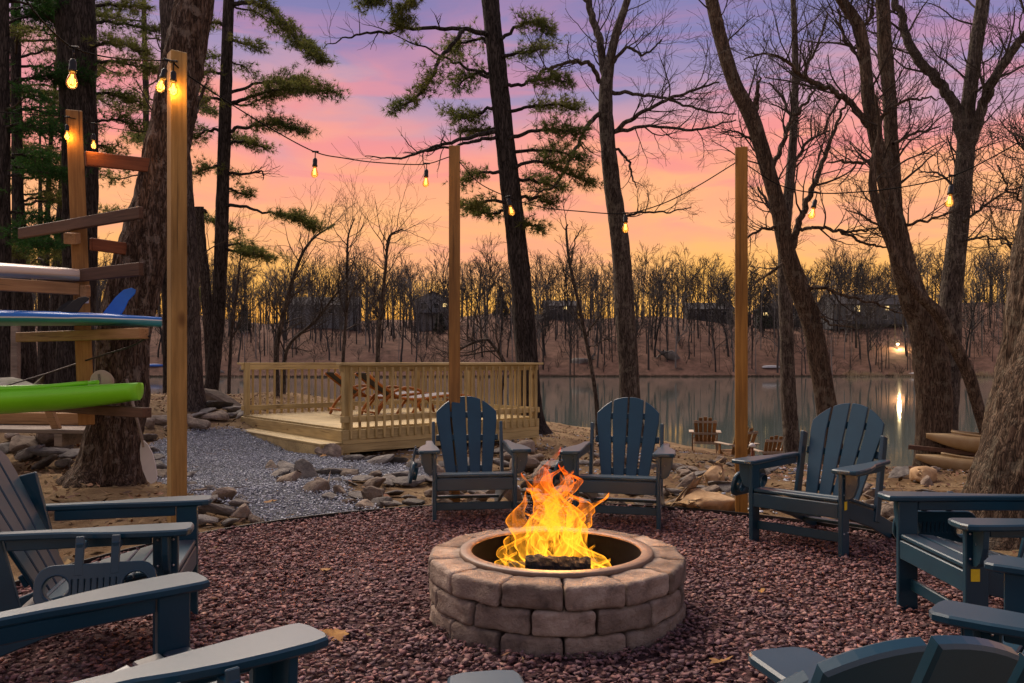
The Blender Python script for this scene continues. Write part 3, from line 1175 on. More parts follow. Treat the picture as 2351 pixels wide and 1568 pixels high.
def build_far_woods():
    rng = random.Random(5)
    var = [far_tree_mesh(40 + k, rng.uniform(14, 18), M['palebark'] if k in (3, 6) else M['fartree'], rng.uniform(.85, 1.2)) for k in range(9)]
    lab = 'bare grey leafless tree standing on the wooded far hillside'
    rows = [(170, 44, .95), (182, 54, 1.05), (198, 62, 1.05), (216, 66, 1.05), (236, 72, 1.05)]
    for (yy, cnt, sc) in rows:
        hw = yy * .66 + 8
        for i in range(cnt):
            x = -hw + 2 * hw * (i + rng.uniform(.05, .95)) / cnt
            y = yy + rng.uniform(-7, 8)
            if gz(x, y) < WATER_Z + .15:
                y += 6
            k = rng.randrange(9)
            o = link('far_tree', var[k])
            s = sc * rng.uniform(.78, 1.18)
            o.scale = (s, s, s * rng.uniform(.9, 1.1))
            o.location = (x, y, gz(x, y) - .1)
            o.rotation_euler = (rng.gauss(0, .03), rng.gauss(0, .04), rng.uniform(0, 6.28))
            qx = CXP + x / y * FPX
            zone = 'left of the deck' if qx < 560 else 'above the left half of the deck' if qx < 1044 else 'between the middle and right posts' if qx < 1700 else 'right of the right post'
            lev = {168: 'at the far waterline', 170: 'at the far waterline', 182: 'low on the far bank', 198: 'halfway up the far hill', 216: 'high on the far hill'}.get(yy, 'on the far ridge')
            look = 'pale barked' if var[k].materials[0] is M['palebark'] else 'grey'
            tag(o, 'bare %s tree %s %s' % (look, lev, zone), 'tree', '%s trees %s %s' % (look, lev, zone))
    # woods beyond the ridge, one mass
    r2 = np.random.default_rng(77)
    Vs, Fs, off = [], [], 0
    src = []
    lite = [far_tree_mesh(140 + k, 15 + k, M['fartree'], 1.0, 8) for k in range(3)]
    for k in range(3):
        me = lite[k]
        v = np.zeros(len(me.vertices) * 3, np.float32)
        me.vertices.foreach_get('co', v)
        f = np.zeros(len(me.loops), np.int32)
        me.loops.foreach_get('vertex_index', f)
        src.append((v.reshape(-1, 3), f.reshape(-1, 4)))
    for i in range(130):
        v, f = src[i % 3]
        y = r2.uniform(246, 275) if i < 70 else r2.uniform(170, 240)
        x = (-185 + 370 * (i + r2.uniform(0, 1)) / 70) if i < 70 else r2.uniform(-1, 1) * (y * .66 + 6)
        a = r2.uniform(0, 6.28)
        s = r2.uniform(.85, 1.15)
        w = v.copy() * s
        w = np.stack([w[:, 0] * math.cos(a) - w[:, 1] * math.sin(a) + x, w[:, 0] * math.sin(a) + w[:, 1] * math.cos(a) + y, w[:, 2] + gz(x, y)], 1)
        Vs.append(w)
        Fs.append(f + off)
        off += len(w)
    tag(link('hillside_woods', mesh_np('hillside_woods', np.concatenate(Vs), np.concatenate(Fs), M['fartree'], True)), 'leafless woods massed over the far hill and its ridge', 'woods', kind='stuff')
    # thin straight trunks crowding the slope, two masses by bark
    for nm, mt, cnt, sd_, lab3 in (('slope_trunks', M['fartree'], 520, 1, 'crowd of thin dark trunks on the far slope'), ('pale_slope_trunks', M['palebark'], 210, 2, 'crowd of thin pale trunks on the far slope')):
        r3 = np.random.default_rng(300 + sd_)
        ln = []
        for i in range(cnt):
            y = r3.uniform(168, 242)
            x = r3.uniform(-1, 1) * (y * .66 + 6)
            z = gz(x, y) - .4
            h_ = r3.uniform(9, 17)
            w_ = r3.uniform(.06, .15)
            lx = r3.normal(0, .5, 2)
            p_ = np.array([[x + lx[0] * s_ * s_, y + lx[1] * s_, z + h_ * s_] for s_ in (0, .3, .6, .85, 1.0)])
            ln.append((p_, np.array([w_, w_ * .85, w_ * .6, w_ * .4, .03])))
            for k in range(7):
                f_ = r3.uniform(.45, .98)
                c_ = np.array([np.interp(f_, (0, .3, .6, .85, 1.0), p_[:, q_]) for q_ in range(3)])
                a_ = r3.uniform(0, 6.28)
                l_ = r3.uniform(.8, 2.6)
                e_ = c_ + np.array([math.cos(a_) * l_ * .6, math.sin(a_) * l_ * .6, l_ * .8])
                ln.append((np.array([c_, (c_ + e_) / 2 + r3.normal(0, .12, 3), e_]), np.array([.05, .04, .025])))
        tag(link(nm, tubes_mesh(nm, ln, mt, .4)), lab3, 'woods', kind='stuff')
    # brush on the hillside
    out = []
    for i in range(950):
        y = r2.uniform(168, 245)
        x = r2.uniform(-1, 1) * (y * .66 + 5)
        p = np.array([x, y, gz(x, y)])
        for k in range(r2.integers(3, 6)):
            a = r2.uniform(0, 6.28)
            grow(r2, p, (math.cos(a) * .5, math.sin(a) * .5, 1), r2.uniform(1.2, 3.4), .035, 1, 2, out, .1, .3, (2, 4), (.4, .7), (.4, .9), .25, .02)
    tag(link('brush', tubes_mesh('brush', out, M['fartree'], .2)), 'tangled leafless brush covering the far hillside', 'brush', kind='stuff')
    # evergreens on the hill
    M['farpine'] = material('far_evergreen', (.035, .045, .03), (.018, .024, .016), 1, .9, coords='World', island=.4)
    for j, (px, py, h, Y, lab2) in enumerate(((1755, 770, 12, 205, 'dark evergreen on the far hill left of the grey lakeside house'), (1975, 745, 15, 232, 'pointed dark evergreen rising behind the grey house on the far hill'),
                                              (1010, 770, 5, 200, 'low round evergreen shrub below the small white cottage'), (1150, 760, 9, 222, 'dark evergreen on the far hill behind the tall middle pine'),
                                              (560, 790, 7, 196, 'dark evergreen on the far hill above the left end of the deck'), (1665, 740, 13, 225, 'dark evergreen on the far ridge beside the timber post'))):
        rr = np.random.default_rng(90 + j)
        x = (px - CXP) * Y / FPX
        z0 = gz(x, Y)
        t = empty('evergreen_tree', (x, Y, z0), 0, lab2, 'tree')
        MB().tube([(0, 0, -.5), (0, 0, h * .9)], [.16, .03], 6).build('trunk', M['fartree'], t)
        n = 1500
        u = rr.uniform(0, 1, n) ** .8
        zz = h * (.08 + .92 * (1 - u))
        rad = (u * .26 * h + .1) * rr.uniform(.3, 1, n)
        a = rr.uniform(0, 6.28, n)
        c = np.stack([rad * np.cos(a), rad * np.sin(a), zz], 1)
        dv = rr.normal(0, .32, (n, 3))
        dw = rr.normal(0, .22, (n, 3))
        V = np.stack([c, c + dv + np.stack([np.cos(a), np.sin(a), -.3 * np.ones(n)], 1) * .4, c + dw], 1).reshape(-1, 3)
        link('crown', mesh_np('crown', V, np.arange(n * 3).reshape(-1, 3), M['farpine']), t)


build_far_woods()


def build_houses():
    wallw = material('pale_siding', (.23, .235, .24), (.18, .185, .19), 2, .8, stretch=(1, 1, 8))
    wallg = material('grey_siding', (.13, .137, .15), (.10, .106, .115), 2, .8, stretch=(1, 1, 8))
    walld = material('dark_siding', (.085, .08, .08), (.06, .056, .055), 2, .8, stretch=(1, 1, 8))
    roof = material('asphalt_shingles', (.075, .07, .075), (.05, .046, .05), 3, .9)
    glass = material('dark_window_glass', (.02, .025, .03), None, 3, .15, spec=.6)
    lit = emission('lit_window', (1.0, .68, .28), .8)
    frame = material('window_frame', (.5, .5, .5), None, 4, .7)

    def house(px, pyb, Y, w, d, h, rh, wall, rz, label, wins, gable_front=False, deck=False):
        x = (px - CXP) * Y / FPX
        zb = CAMH - (pyb - HYP) * Y / FPX
        zg = min(zb, gz(x, Y))
        t = empty('house', (x, Y, zg - 1.0), R(rz), label, 'house')
        h = h * .8
        hh = h + zb - zg + 1.0
        base = hh - h
        MB().box((w, d, hh), (0, 0, hh / 2), bev=.02).build('wall', wall, t)
        mb = MB()
        ov = .5
        if gable_front:
            A = [(-w / 2 - ov, hh - .25), (0, hh + rh), (w / 2 + ov, hh - .25)]
            vs, fs = [], []
            for yy in (-d / 2 - ov, d / 2 + ov):
                for (a, z) in A:
                    vs += [(a, yy, z), (a, yy, z + .22)]
            fs = [(0, 2, 8, 6), (2, 4, 10, 8), (1, 7, 9, 3), (3, 9, 11, 5), (0, 1, 3, 2), (2, 3, 5, 4), (6, 8, 9, 7), (8, 10, 11, 9), (0, 6, 7, 1), (4, 5, 11, 10)]
            mb.add(vs, fs)
            g = MB()
            g.add([(-w / 2, -d / 2, hh), (w / 2, -d / 2, hh), (0, -d / 2, hh + rh * .96), (-w / 2, d / 2, hh), (w / 2, d / 2, hh), (0, d / 2, hh + rh * .96)], [(0, 1, 2), (4, 3, 5)])
            for f_ in g.f:
                MB().add([g.v[i_] for i_ in f_], [(0, 1, 2)]).build('gable', wall, t)
        else:
            A = [(-d / 2 - ov, hh - .25), (0, hh + rh), (d / 2 + ov, hh - .25)]
            vs = []
            for xx in (-w / 2 - ov, w / 2 + ov):
                for (a, z) in A:
                    vs += [(xx, a, z), (xx, a, z + .22)]
            mb.add(vs, [(0, 6, 8, 2), (2, 8, 10, 4), (1, 3, 9, 7), (3, 5, 11, 9), (0, 2, 3, 1), (2, 4, 5, 3), (6, 7, 9, 8), (8, 9, 11, 10), (0, 1, 7, 6), (4, 10, 11, 5)])
            g = MB()
            g.add([(-w / 2, -d / 2, hh), (-w / 2, d / 2, hh), (-w / 2, 0, hh + rh * .96), (w / 2, -d / 2, hh), (w / 2, d / 2, hh), (w / 2, 0, hh + rh * .96)], [(1, 0, 2), (3, 4, 5)])
            for f_ in g.f:
                MB().add([g.v[i_] for i_ in f_], [(0, 1, 2)]).build('gable', wall, t)
        rf = mb.build('roof', roof, t)
        MB().box((.8, .8, 1.8), (w * .28, .4, hh + rh + .1), bev=.02).build('chimney', walld, rf)
        for (wx, wz, ww, wh, on) in [(a_, b_ * .8, c_, d_ * .85, e_) for a_, b_, c_, d_, e_ in wins]:
            fo = MB().box((ww + .24, .12, wh + .24), (wx * w, -d / 2 - .05, base + wz), bev=.02).build('window', frame, t)
            MB().box((ww, .06, wh), (wx * w, -d / 2 - .12, base + wz), bev=.01).build('pane', lit if on else glass, fo)
        if deck:
            MB().box((w * .7, 2.2, .25), (0, -d / 2 - 1.2, base + .1), bev=.02).build('balcony', walld, t)
        return t

    house(748, 742, 206, 17, 8, 5.6, 2.0, wallw, 4, 'long pale house half hidden by trees above the left rail of the deck', [(-.36, 2.4, 1.0, 1.5, 0), (-.1, 3.6, 1.4, 1.4, 0), (.12, 3.6, 1.4, 1.4, 0), (.34, 3.4, 1.2, 1.4, 0)])
    house(1000, 722, 214, 9.5, 7, 4.4, 2.2, wallw, -6, 'small white gabled cottage on the far hill behind the middle timber post', [(-.25, 2.6, 1.6, 1.8, 0), (.1, 2.6, 1.2, 1.4, 0), (.34, 2.8, 1.0, 1.0, 1)], True, True)
    house(1985, 748, 208, 21, 9, 6.6, 2.6, wallg, 3, 'wide grey house with lit windows on the right of the far hill', [(-.2, 5.2, 1.3, 1.7, 1), (.17, 5.4, .9, 1.1, 1), (-.05, 5.0, 1.4, 1.4, 0), (.14, 2.6, 1.2, 1.5, 0), (-.3, 2.4, 1.4, 1.5, 0), (.35, 5.0, 1.2, 1.4, 0)], False, True)
    house(1625, 735, 226, 12, 8, 3.6, 1.8, walld, 0, 'dark low house among the trunks left of the right timber post', [(-.3, 2.2, 1.2, 1.2, 0), (0, 2.2, 1.2, 1.2, 0), (.3, 2.2, 1.2, 1.2, 0)])
    house(1782, 748, 222, 11, 8, 5.4, 2.2, walld, -5, 'dark gabled house with one lit window right of the right timber post', [(-.34, 3.6, 1.2, 1.2, 1), (.05, 3.4, 1.4, 1.4, 0), (.3, 2.8, 1.0, 1.4, 0)], True)
    house(1285, 722, 228, 9, 8, 2.8, 1.5, walld, 5, 'small dark house behind the trunks right of the tall middle pine', [(-.3, 2.2, 1.2, 1.2, 0), (.1, 2.2, 1.2, 1.2, 1)])

    # lamp on the far bank
    Y = 182
    p = P(2061, 790, Y)
    t = empty('lakeside_lamp', (p.x, Y, gz(p.x, Y)), 0, 'lit lamp on a thin pole at the far shore, mirrored in the lake', 'lamp')
    hz = p.z - gz(p.x, Y)
    MB().tube([(0, 0, -.3), (0, 0, hz)], [.06, .05], 6).build('pole', M['black'], t)
    MB().lathe([(.0, .2), (.22, .12), (.28, 0), (.22, -.16), (0, -.22)], 10, Matrix.Translation((0, 0, hz))).build('lamp_head', emission('lamp_glow', (1.0, .78, .42), 11), t)
    ld = bpy.data.lights.new('lamp_light', 'POINT')
    ld.energy = 1500
    ld.color = (1, .72, .35)
    ld.shadow_soft_size = .3
    lo = bpy.data.objects.new('lamp_light', ld)
    COL.objects.link(lo)
    lo.parent = t
    lo.location = (0, -.8, hz)
    # boats and boulders at the far water's edge
    wp = material('faded_white_hull', (.5, .5, .49), (.4, .4, .4), 3, .5)

    def hull(name, px, py, Y, l, mat, label, rz):
        x = (px - CXP) * Y / FPX
        mb = MB()
        rows = []
        n = 12
        for i in range(n + 1):
            t = i / n
            w = .55 * math.sin(math.pi * min(1, .06 + t * .94)) ** .6
            row = []
            for k in range(9):
                a = math.pi * k / 8
                row.append((l * (t - .5), w * math.cos(a), .55 * math.sin(a) * (.5 + .5 * math.sin(math.pi * t) ** .5)))
            rows.append(row)
        vs = [q for r_ in rows for q in r_]
        fs = [(i * 9 + k, i * 9 + k + 1, (i + 1) * 9 + k + 1, (i + 1) * 9 + k) for i in range(n) for k in range(8)]
        fs += [tuple(range(9)), tuple(n * 9 + k for k in range(9))[::-1]]
        mb.add(vs, fs, True)
        o = mb.build(name, mat, None, (x, Y, gz(x, Y) + .05), (0, 0, R(rz)))
        return tag(o, label, 'boat')
    hull('rowing_boat', 1771, 851, 172, 4.2, wp, 'white rowing boat lying upturned on the far shore', 8)
    hull('rowing_boat', 2105, 862, 168.5, 3.4, wp, 'small pale boat drawn up at the reeds on the far shore', -6)
    hull('rowing_boat', 355, 852, 170, 3.8, material('blue_tarp', (.03, .12, .42), (.02, .08, .3), 3, .5), 'blue covered boat on the far shore seen beside the leaning trunk', 4)
    for j, (px, py, w, lab) in enumerate(((508, 862, 2.6, 'pale grey boulder at the far waterline, left of another'), (562, 860, 2.4, 'rounded grey boulder at the far waterline above the deck corner'),
                                          (1330, 838, 4.4, 'dark boulder on the far bank right of the deck'), (1540, 845, 5.0, 'long dark ledge of rock on the far bank'))):
        Y = 167.5 if j < 2 else 176
        x = (px - CXP) * Y / FPX
        o = link('boulder', stone_mesh('boulder', 400 + j, M['rockgrey'], .7, .8))
        o.scale = (w * 1.2, w, w)
        o.location = (x, Y, gz(x, Y) + .2)
        tag(o, lab, 'boulder')
    # reeds
    r2 = np.random.default_rng(6)
    n = 9000
    x = r2.uniform(70, 112, n)
    y = 164 + 3 * np.sin(x * .035) + 2 * np.sin(x * .09 + 1) + r2.uniform(-.6, 3.0, n)
    z = np.maximum(terrain(x, y), WATER_Z)
    h = r2.uniform(.25, 1.2, n) * np.clip(.55 + .6 * np.sin(x * .9) * np.sin(x * .37 + 1) + .35 * np.sin(x * 2.3), .12, 1.3)
    lx = r2.normal(0, .18, n)
    V = np.stack([np.stack([x - .035, y, z], 1), np.stack([x + .035, y, z], 1), np.stack([x + lx, y + r2.normal(0, .15, n), z + h], 1)], 1).reshape(-1, 3)
    tag(link('reeds', mesh_np('reeds', V, np.arange(n * 3).reshape(-1, 3), material('dry_reeds', (.46, .36, .22), (.32, .24, .14), .5, .9, coords='World', island=.25))), 'pale dry reeds along the far waterline', 'reeds', kind='stuff')
    n = 9000
    x = r2.uniform(-120, 120, n)
    y = 164 + 3 * np.sin(x * .035) + 2 * np.sin(x * .09 + 1) + r2.uniform(-.5, 1.2, n)
    z = np.maximum(terrain(x, y), WATER_Z)
    h = r2.uniform(.15, .5, n)
    V = np.stack([np.stack([x - .06, y, z], 1), np.stack([x + .06, y, z], 1), np.stack([x + r2.normal(0, .2, n), y, z + h], 1)], 1).reshape(-1, 3)
    tag(link('shore_grass', mesh_np('shore_grass', V, np.arange(n * 3).reshape(-1, 3), material('dry_shore_grass', (.10, .075, .045), (.05, .038, .024), .5, .9, coords='World', island=.3))), 'short dry grass fringing the far shore', 'grass', kind='stuff')


build_houses()
# ================================================================== fire pit
def build_pit():
    rng = random.Random(3)
    t = empty('fire_pit', (PIT[0], PIT[1], 0), 0, 'round fire pit of three courses of tumbled brown blocks with a metal ring', 'fire pit')
    H1 = .1015
    for c in range(3):
        n = 14
        for k in range(n):
            a0 = 2 * math.pi * (k + (.5 if c % 2 else 0)) / n + .225
            ro = .585 + rng.uniform(-.006, .006)
            ri = .405
            wo = ro * math.tan(math.pi / n) - .0035
            wi = ri * math.tan(math.pi / n) - .002
            bm = bmesh.new()
            z0, z1 = c * H1 + .001, (c + 1) * H1 - .002
            pts = [(-wi, ri), (wi, ri), (wo, ro), (-wo, ro)]
            lo = [bm.verts.new((x, y, z0)) for x, y in pts]
            hi = [bm.verts.new((x, y, z1)) for x, y in pts]
            bm.faces.new(lo)
            bm.faces.new(hi[::-1])
            for i in range(4):
                j = (i + 1) % 4
                bm.faces.new((lo[j], lo[i], hi[i], hi[j]))
            bmesh.ops.recalc_face_normals(bm, faces=bm.faces)
            bmesh.ops.bevel(bm, geom=list(bm.edges), offset=.017, segments=3, affect='EDGES', profile=.5)
            bmesh.ops.subdivide_edges(bm, edges=[e for e in bm.edges if e.calc_length() > .05], cuts=5, use_grid_fill=True)
            bmesh.ops.triangulate(bm, faces=bm.faces)
            sd_ = Vector((k * 3.1, c * 7.7, rng.uniform(0, 9)))
            ctr = Vector((0, (ro + ri) / 2, (z0 + z1) / 2))
            for v in bm.verts:
                d = (v.co - ctr).normalized()
                q = mnoise.noise(v.co * 13 + sd_) * .011 + mnoise.noise(v.co * 38 + sd_) * .006 + mnoise.noise(v.co * 90 + sd_) * .0025
                if abs(d.x) > .8 and v.co.y > .5:
                    q = min(q, 0)
                v.co += d * q
            Mz = Matrix.Rotation(a0, 4, 'Z')
            bm.transform(Mz)
            me = bpy.data.meshes.new('block')
            bm.to_mesh(me)
            bm.free()
            me.polygons.foreach_set('use_smooth', [True] * len(me.polygons))
            me.materials.append(M['paver'])
            link('block', me, t)
    zt = 3 * H1
    rim = MB().lathe([(.397, zt + .004), (.397, zt + .012), (.401, zt + .0155), (.446, zt + .0155), (.451, zt + .012), (.453, zt - .006), (.448, zt - .008), (.446, zt + .003), (.402, zt + .003)], 72).build('ring_rim', M['ringtop'], t)
    MB().lathe([(.396, zt + .006), (.392, .012), (.10, .010), (0.0, .010)], 64).build('ring_liner', M['ringin'], t)
    return t


build_pit()


def build_fire():
    x0, y0 = PIT
    # charred logs
    def log(name, a, b, r, label, seed):
        a, b = Vector(a), Vector(b)
        n = 22
        pts, rad = [], []
        ax = (b - a).normalized()
        mb = MB()
        u = ax.cross(Vector((0, 0, 1))).normalized()
        w = ax.cross(u)
        vs, fs = [], []
        S = 18
        for i in range(n + 1):
            c = a.lerp(b, i / n)
            for k in range(S):
                th = 2 * math.pi * k / S
                d = u * math.cos(th) + w * math.sin(th)
                q = r * (1 + .16 * mnoise.noise(Vector((math.cos(th) * 2, math.sin(th) * 2, i * .35 + seed))) + .10 * round(mnoise.noise(Vector((math.cos(th) * 5, math.sin(th) * 5, i * 1.1 + seed))) * 2) / 2)
                q *= 1 - .25 * max(0, abs(i / n - .5) * 2 - .9) * 10 * .3
                vs.append(c + d * q)
        for i in range(n):
            for k in range(S):
                k2 = (k + 1) % S
                fs.append((i * S + k, i * S + k2, (i + 1) * S + k2, (i + 1) * S + k))
        fs.append(tuple(range(S))[::-1])
        fs.append(tuple(n * S + k for k in range(S)))
        mb.add(vs, fs, False)
        tag(mb.build(name, M['char']), label, 'log', 'logs in the fire')
    log('fire_log', (x0 - .145, y0 - .11, .262), (x0 + .15, y0 - .13, .255), .052, 'thick charred black log lying across the front of the fire', 1)
    log('fire_log', (x0 - .22, y0 + .03, .19), (x0 + .20, y0 + .07, .20), .055, 'charred log at the back of the fire under the flames', 2)
    log('fire_log', (x0 - .20, y0 - .20, .175), (x0 + .0, y0 - .15, .185), .036, 'short charred log low at the front left of the fire', 3)
    log('fire_log', (x0 + .02, y0 - .17, .18), (x0 + .23, y0 - .15, .18), .040, 'short charred log low at the front right of the fire', 4)
    em = bpy.data.materials.new('glowing_embers')
    em.use_nodes = True
    nt = em.node_tree
    b = nt.nodes['Principled BSDF']
    b.inputs['Base Color'].default_value = (.01, .008, .008, 1)
    nz = N(nt, 'ShaderNodeTexNoise')
    nz.inputs['Scale'].default_value = 22
    g = N(nt, 'ShaderNodeNewGeometry')
    nt.links.new(g.outputs['Position'], nz.inputs[0])
    rp = ramp(nt, [(.52, (0, 0, 0)), (.60, (.9, .03, .004)), (.72, (1, .25, .03))])
    nt.links.new(nz.outputs['Fac'], rp.inputs[0])
    nt.links.new(rp.outputs[0], b.inputs['Emission Color'])
    b.inputs['Emission Strength'].default_value = 2.2
    rng = np.random.default_rng(31)
    n = 800
    a = rng.uniform(0, 6.28, n)
    r = .34 * np.sqrt(rng.uniform(0, 1, n))
    pos = np.stack([x0 + r * np.cos(a), y0 - .03 + r * np.sin(a) * .9, .03 + .13 * (1 - (r / .32) ** 2) + rng.uniform(0, .03, n)], 1)
    o = scatter_pieces('embers', pos, rng.uniform(.012, .03, n), em, 4, .7, .5, 9)
    tag(o, 'glowing red embers and coals under the logs', 'embers', kind='stuff')

    # flames: twisting hollow tongues
    fm = bpy.data.materials.new('flame')
    fm.use_nodes = True
    nt = fm.node_tree
    nt.nodes.clear()
    L = nt.links.new
    out = N(nt, 'ShaderNodeOutputMaterial')
    geo = N(nt, 'ShaderNodeNewGeometry')
    sep = N(nt, 'ShaderNodeSeparateXYZ')
    L(geo.outputs['Position'], sep.inputs[0])
    mr = N(nt, 'ShaderNodeMapRange')
    mr.inputs['From Min'].default_value = .16
    mr.inputs['From Max'].default_value = .78
    L(sep.outputs['Z'], mr.inputs[0])
    nz = N(nt, 'ShaderNodeTexNoise')
    mp = N(nt, 'ShaderNodeMapping')
    mp.inputs['Scale'].default_value = (15, 15, 4.2)
    L(geo.outputs['Position'], mp.inputs[0])
    L(mp.outputs[0], nz.inputs[0])
    nz.inputs['Scale'].default_value = 1.0
    nz.inputs['Detail'].default_value = 3
    nz.inputs['Distortion'].default_value = 1.6
    ad = N(nt, 'ShaderNodeMath', operation='MULTIPLY_ADD')
    ad.inputs[1].default_value = .75
    L(nz.outputs['Fac'], ad.inputs[0])
    sb = N(nt, 'ShaderNodeMath', operation='SUBTRACT')
    L(mr.outputs[0], sb.inputs[0])
    sb.inputs[1].default_value = .375
    L(sb.outputs[0], ad.inputs[2])
    col = ramp(nt, [(0.0, (1.0, .50, .04)), (.25, (1.0, .36, .018)), (.55, (1.0, .24, .010)), (.85, (1.0, .13, .006)), (1.0, (.85, .06, .003))])
    L(ad.outputs[0], col.inputs[0])
    lw = N(nt, 'ShaderNodeLayerWeight')
    lw.inputs['Blend'].default_value = .42
    pw = ramp(nt, [(.0, (.10, .10, .10)), (.45, (.22, .22, .22)), (.84, (.9, .9, .9)), (1.0, (.1, .1, .1))])
    L(lw.outputs['Facing'], pw.inputs[0])
    st = ramp(nt, [(.38, (.04, .04, .04)), (.53, (.5, .5, .5)), (.64, (1, 1, 1))])
    L(nz.outputs['Fac'], st.inputs[0])
    al = N(nt, 'ShaderNodeMath', operation='MULTIPLY')
    L(pw.outputs[0], al.inputs[0])
    L(st.outputs[0], al.inputs[1])
    hf = ramp(nt, [(0.0, (.35, .35, .35)), (.10, (1, 1, 1)), (.7, (1, 1, 1)), (1.0, (.3, .3, .3))])
    L(mr.outputs[0], hf.inputs[0])
    al2 = N(nt, 'ShaderNodeMath', operation='MULTIPLY')
    L(al.outputs[0], al2.inputs[0])
    L(hf.outputs[0], al2.inputs[1])
    e = N(nt, 'ShaderNodeEmission')
    L(col.outputs[0], e.inputs[0])
    e.inputs[1].default_value = 1.45
    tr = N(nt, 'ShaderNodeBsdfTransparent')
    mx = N(nt, 'ShaderNodeMixShader')
    L(al2.outputs[0], mx.inputs[0])
    L(tr.outputs[0], mx.inputs[1])
    L(e.outputs[0], mx.inputs[2])
    L(mx.outputs[0], out.inputs[0])
    t = empty('campfire_flames', (x0, y0 + .04, .15), 0, 'tall orange and yellow flames leaping from the fire pit', 'fire')
    rr = random.Random(12)

    def tongue(bx, by, bz, h, r, lean, ph, tw=1.0, flat=.55):
        n, S = 44, 20
        vs, fs = [], []
        sx = rr.uniform(0, 20)
        for i in range(n + 1):
            s = i / n
            prof = (math.sin(math.pi * min(1, s ** .62 * 1.0)) ** .8) * (1 - s) ** .35 * 1.25 + .015
            prof *= 1 + .55 * mnoise.noise(Vector((sx, s * 3.6, 1)))
            amp = r * (.25 + 1.5 * s)
            cx = bx + lean[0] * s * s * h + amp * math.sin(ph + s * 5.5 * tw) * .75 + r * 1.1 * s * mnoise.noise(Vector((sx + 9, s * 4, 2)))
            cy = by + lean[1] * s * s * h + amp * math.cos(ph * 1.3 + s * 4.4 * tw) * .5
            cz = bz + s * h
            rot = ph + s * 2.6 * tw
            for k in range(S):
                a = 2 * math.pi * k / S
                q = r * prof * (1 + .38 * mnoise.noise(Vector((math.cos(a) * 1.3 + sx, math.sin(a) * 1.3, s * 6 + sx))))
                lx, ly = q * math.cos(a), q * flat * math.sin(a)
                vs.append((cx + lx * math.cos(rot) - ly * math.sin(rot), cy + lx * math.sin(rot) + ly * math.cos(rot), cz + .25 * r * mnoise.noise(Vector((a, s * 5, sx)))))
        for i in range(n):
            for k in range(S):
                k2 = (k + 1) % S
                fs.append((i * S + k, i * S + k2, (i + 1) * S + k2, (i + 1) * S + k))
        MB().add(vs, fs, True).build('flame_tongue', fm, t)

    spec = [(-.02, .0, .04, .52, .095, (-.05, 0)), (.05, .02, .04, .48, .09, (.14, .1)), (-.08, -.02, .05, .40, .085, (-.10, 0)), (.10, -.01, .04, .36, .085, (.1, 0)), (.00, -.03, .12, .32, .07, (.0, 0)),
            (-.15, -.02, .02, .30, .075, (-.05, 0)), (-.20, -.04, .0, .22, .07, (-.12, 0)), (.17, -.03, .0, .27, .075, (.1, 0)), (.22, -.08, -.01, .20, .075, (.06, 0)), (-.05, .04, .08, .42, .08, (-.02, .1)),
            (.13, .04, .05, .36, .07, (.2, 0)), (-.11, .06, .05, .36, .075, (-.02, 0)), (.03, -.05, .12, .24, .055, (.2, 0)), (-.06, -.05, .12, .22, .05, (-.2, 0)),
            (.19, -.12, -.02, .15, .06, (.1, 0)), (-.22, -.08, -.02, .17, .06, (.1, 0)), (.02, .06, .06, .56, .07, (-.1, .1)), (.07, .0, .20, .32, .075, (.26, 0)), (-.05, .0, .20, .32, .07, (-.14, 0)),
            (.01, .02, .24, .30, .08, (.05, 0)), (.05, .03, .28, .24, .06, (.2, 0)), (-.03, .03, .30, .24, .055, (-.1, 0)), (-.07, .0, .14, .30, .07, (.1, 0)), (.10, .02, .16, .28, .065, (-.15, 0))]
    for i, (bx, by, bz, h, r, lean) in enumerate(spec):
        tongue(bx * .9, by, bz, h, r * .92, (lean[0] * .5, lean[1]), rr.uniform(0, 6.28), rr.uniform(.7, 1.25), rr.uniform(.4, .7))
    ld = bpy.data.lights.new('fire_light', 'POINT')
    ld.energy = 16
    ld.color = (1, .42, .10)
    ld.shadow_soft_size = .14
    lo = bpy.data.objects.new('fire_light', ld)
    COL.objects.link(lo)
    lo.parent = t
    lo.location = (0, 0, .36)


build_fire()


# ================================================================== adirondack chairs
def holes_plate(outline, holes, depth, bev):
    cu = bpy.data.curves.new('plate', 'CURVE')
    cu.dimensions = '2D'
    cu.fill_mode = 'BOTH'
    cu.extrude = depth / 2 - bev
    cu.bevel_depth = bev
    cu.bevel_resolution = 1
    for loop in [outline] + holes:
        s = cu.splines.new('POLY')
        s.points.add(len(loop) - 1)
        for i, p in enumerate(loop):
            s.points[i].co = (p[0], p[1], 0, 1)
        s.use_cyclic_u = True
    o = bpy.data.objects.new('plate', cu)
    COL.objects.link(o)
    dg = bpy.context.evaluated_depsgraph_get()
    me = bpy.data.meshes.new_from_object(o.evaluated_get(dg))
    bpy.data.objects.remove(o)
    bpy.data.curves.remove(cu)
    return me


def rrect(x0, y0, x1, y1, r, n=5):
    out = []
    for (cx, cy, a) in ((x1 - r, y0 + r, -90), (x1 - r, y1 - r, 0), (x0 + r, y1 - r, 90), (x0 + r, y0 + r, 180)):
        for i in range(n + 1):
            t = R(a + 90 * i / n)
            out.append((cx + r * math.cos(t), cy + r * math.sin(t)))
    return out


def circ(cx, cy, r, n=20):
    return [(cx + r * math.cos(2 * math.pi * i / n), cy + r * math.sin(2 * math.pi * i / n)) for i in range(n)]


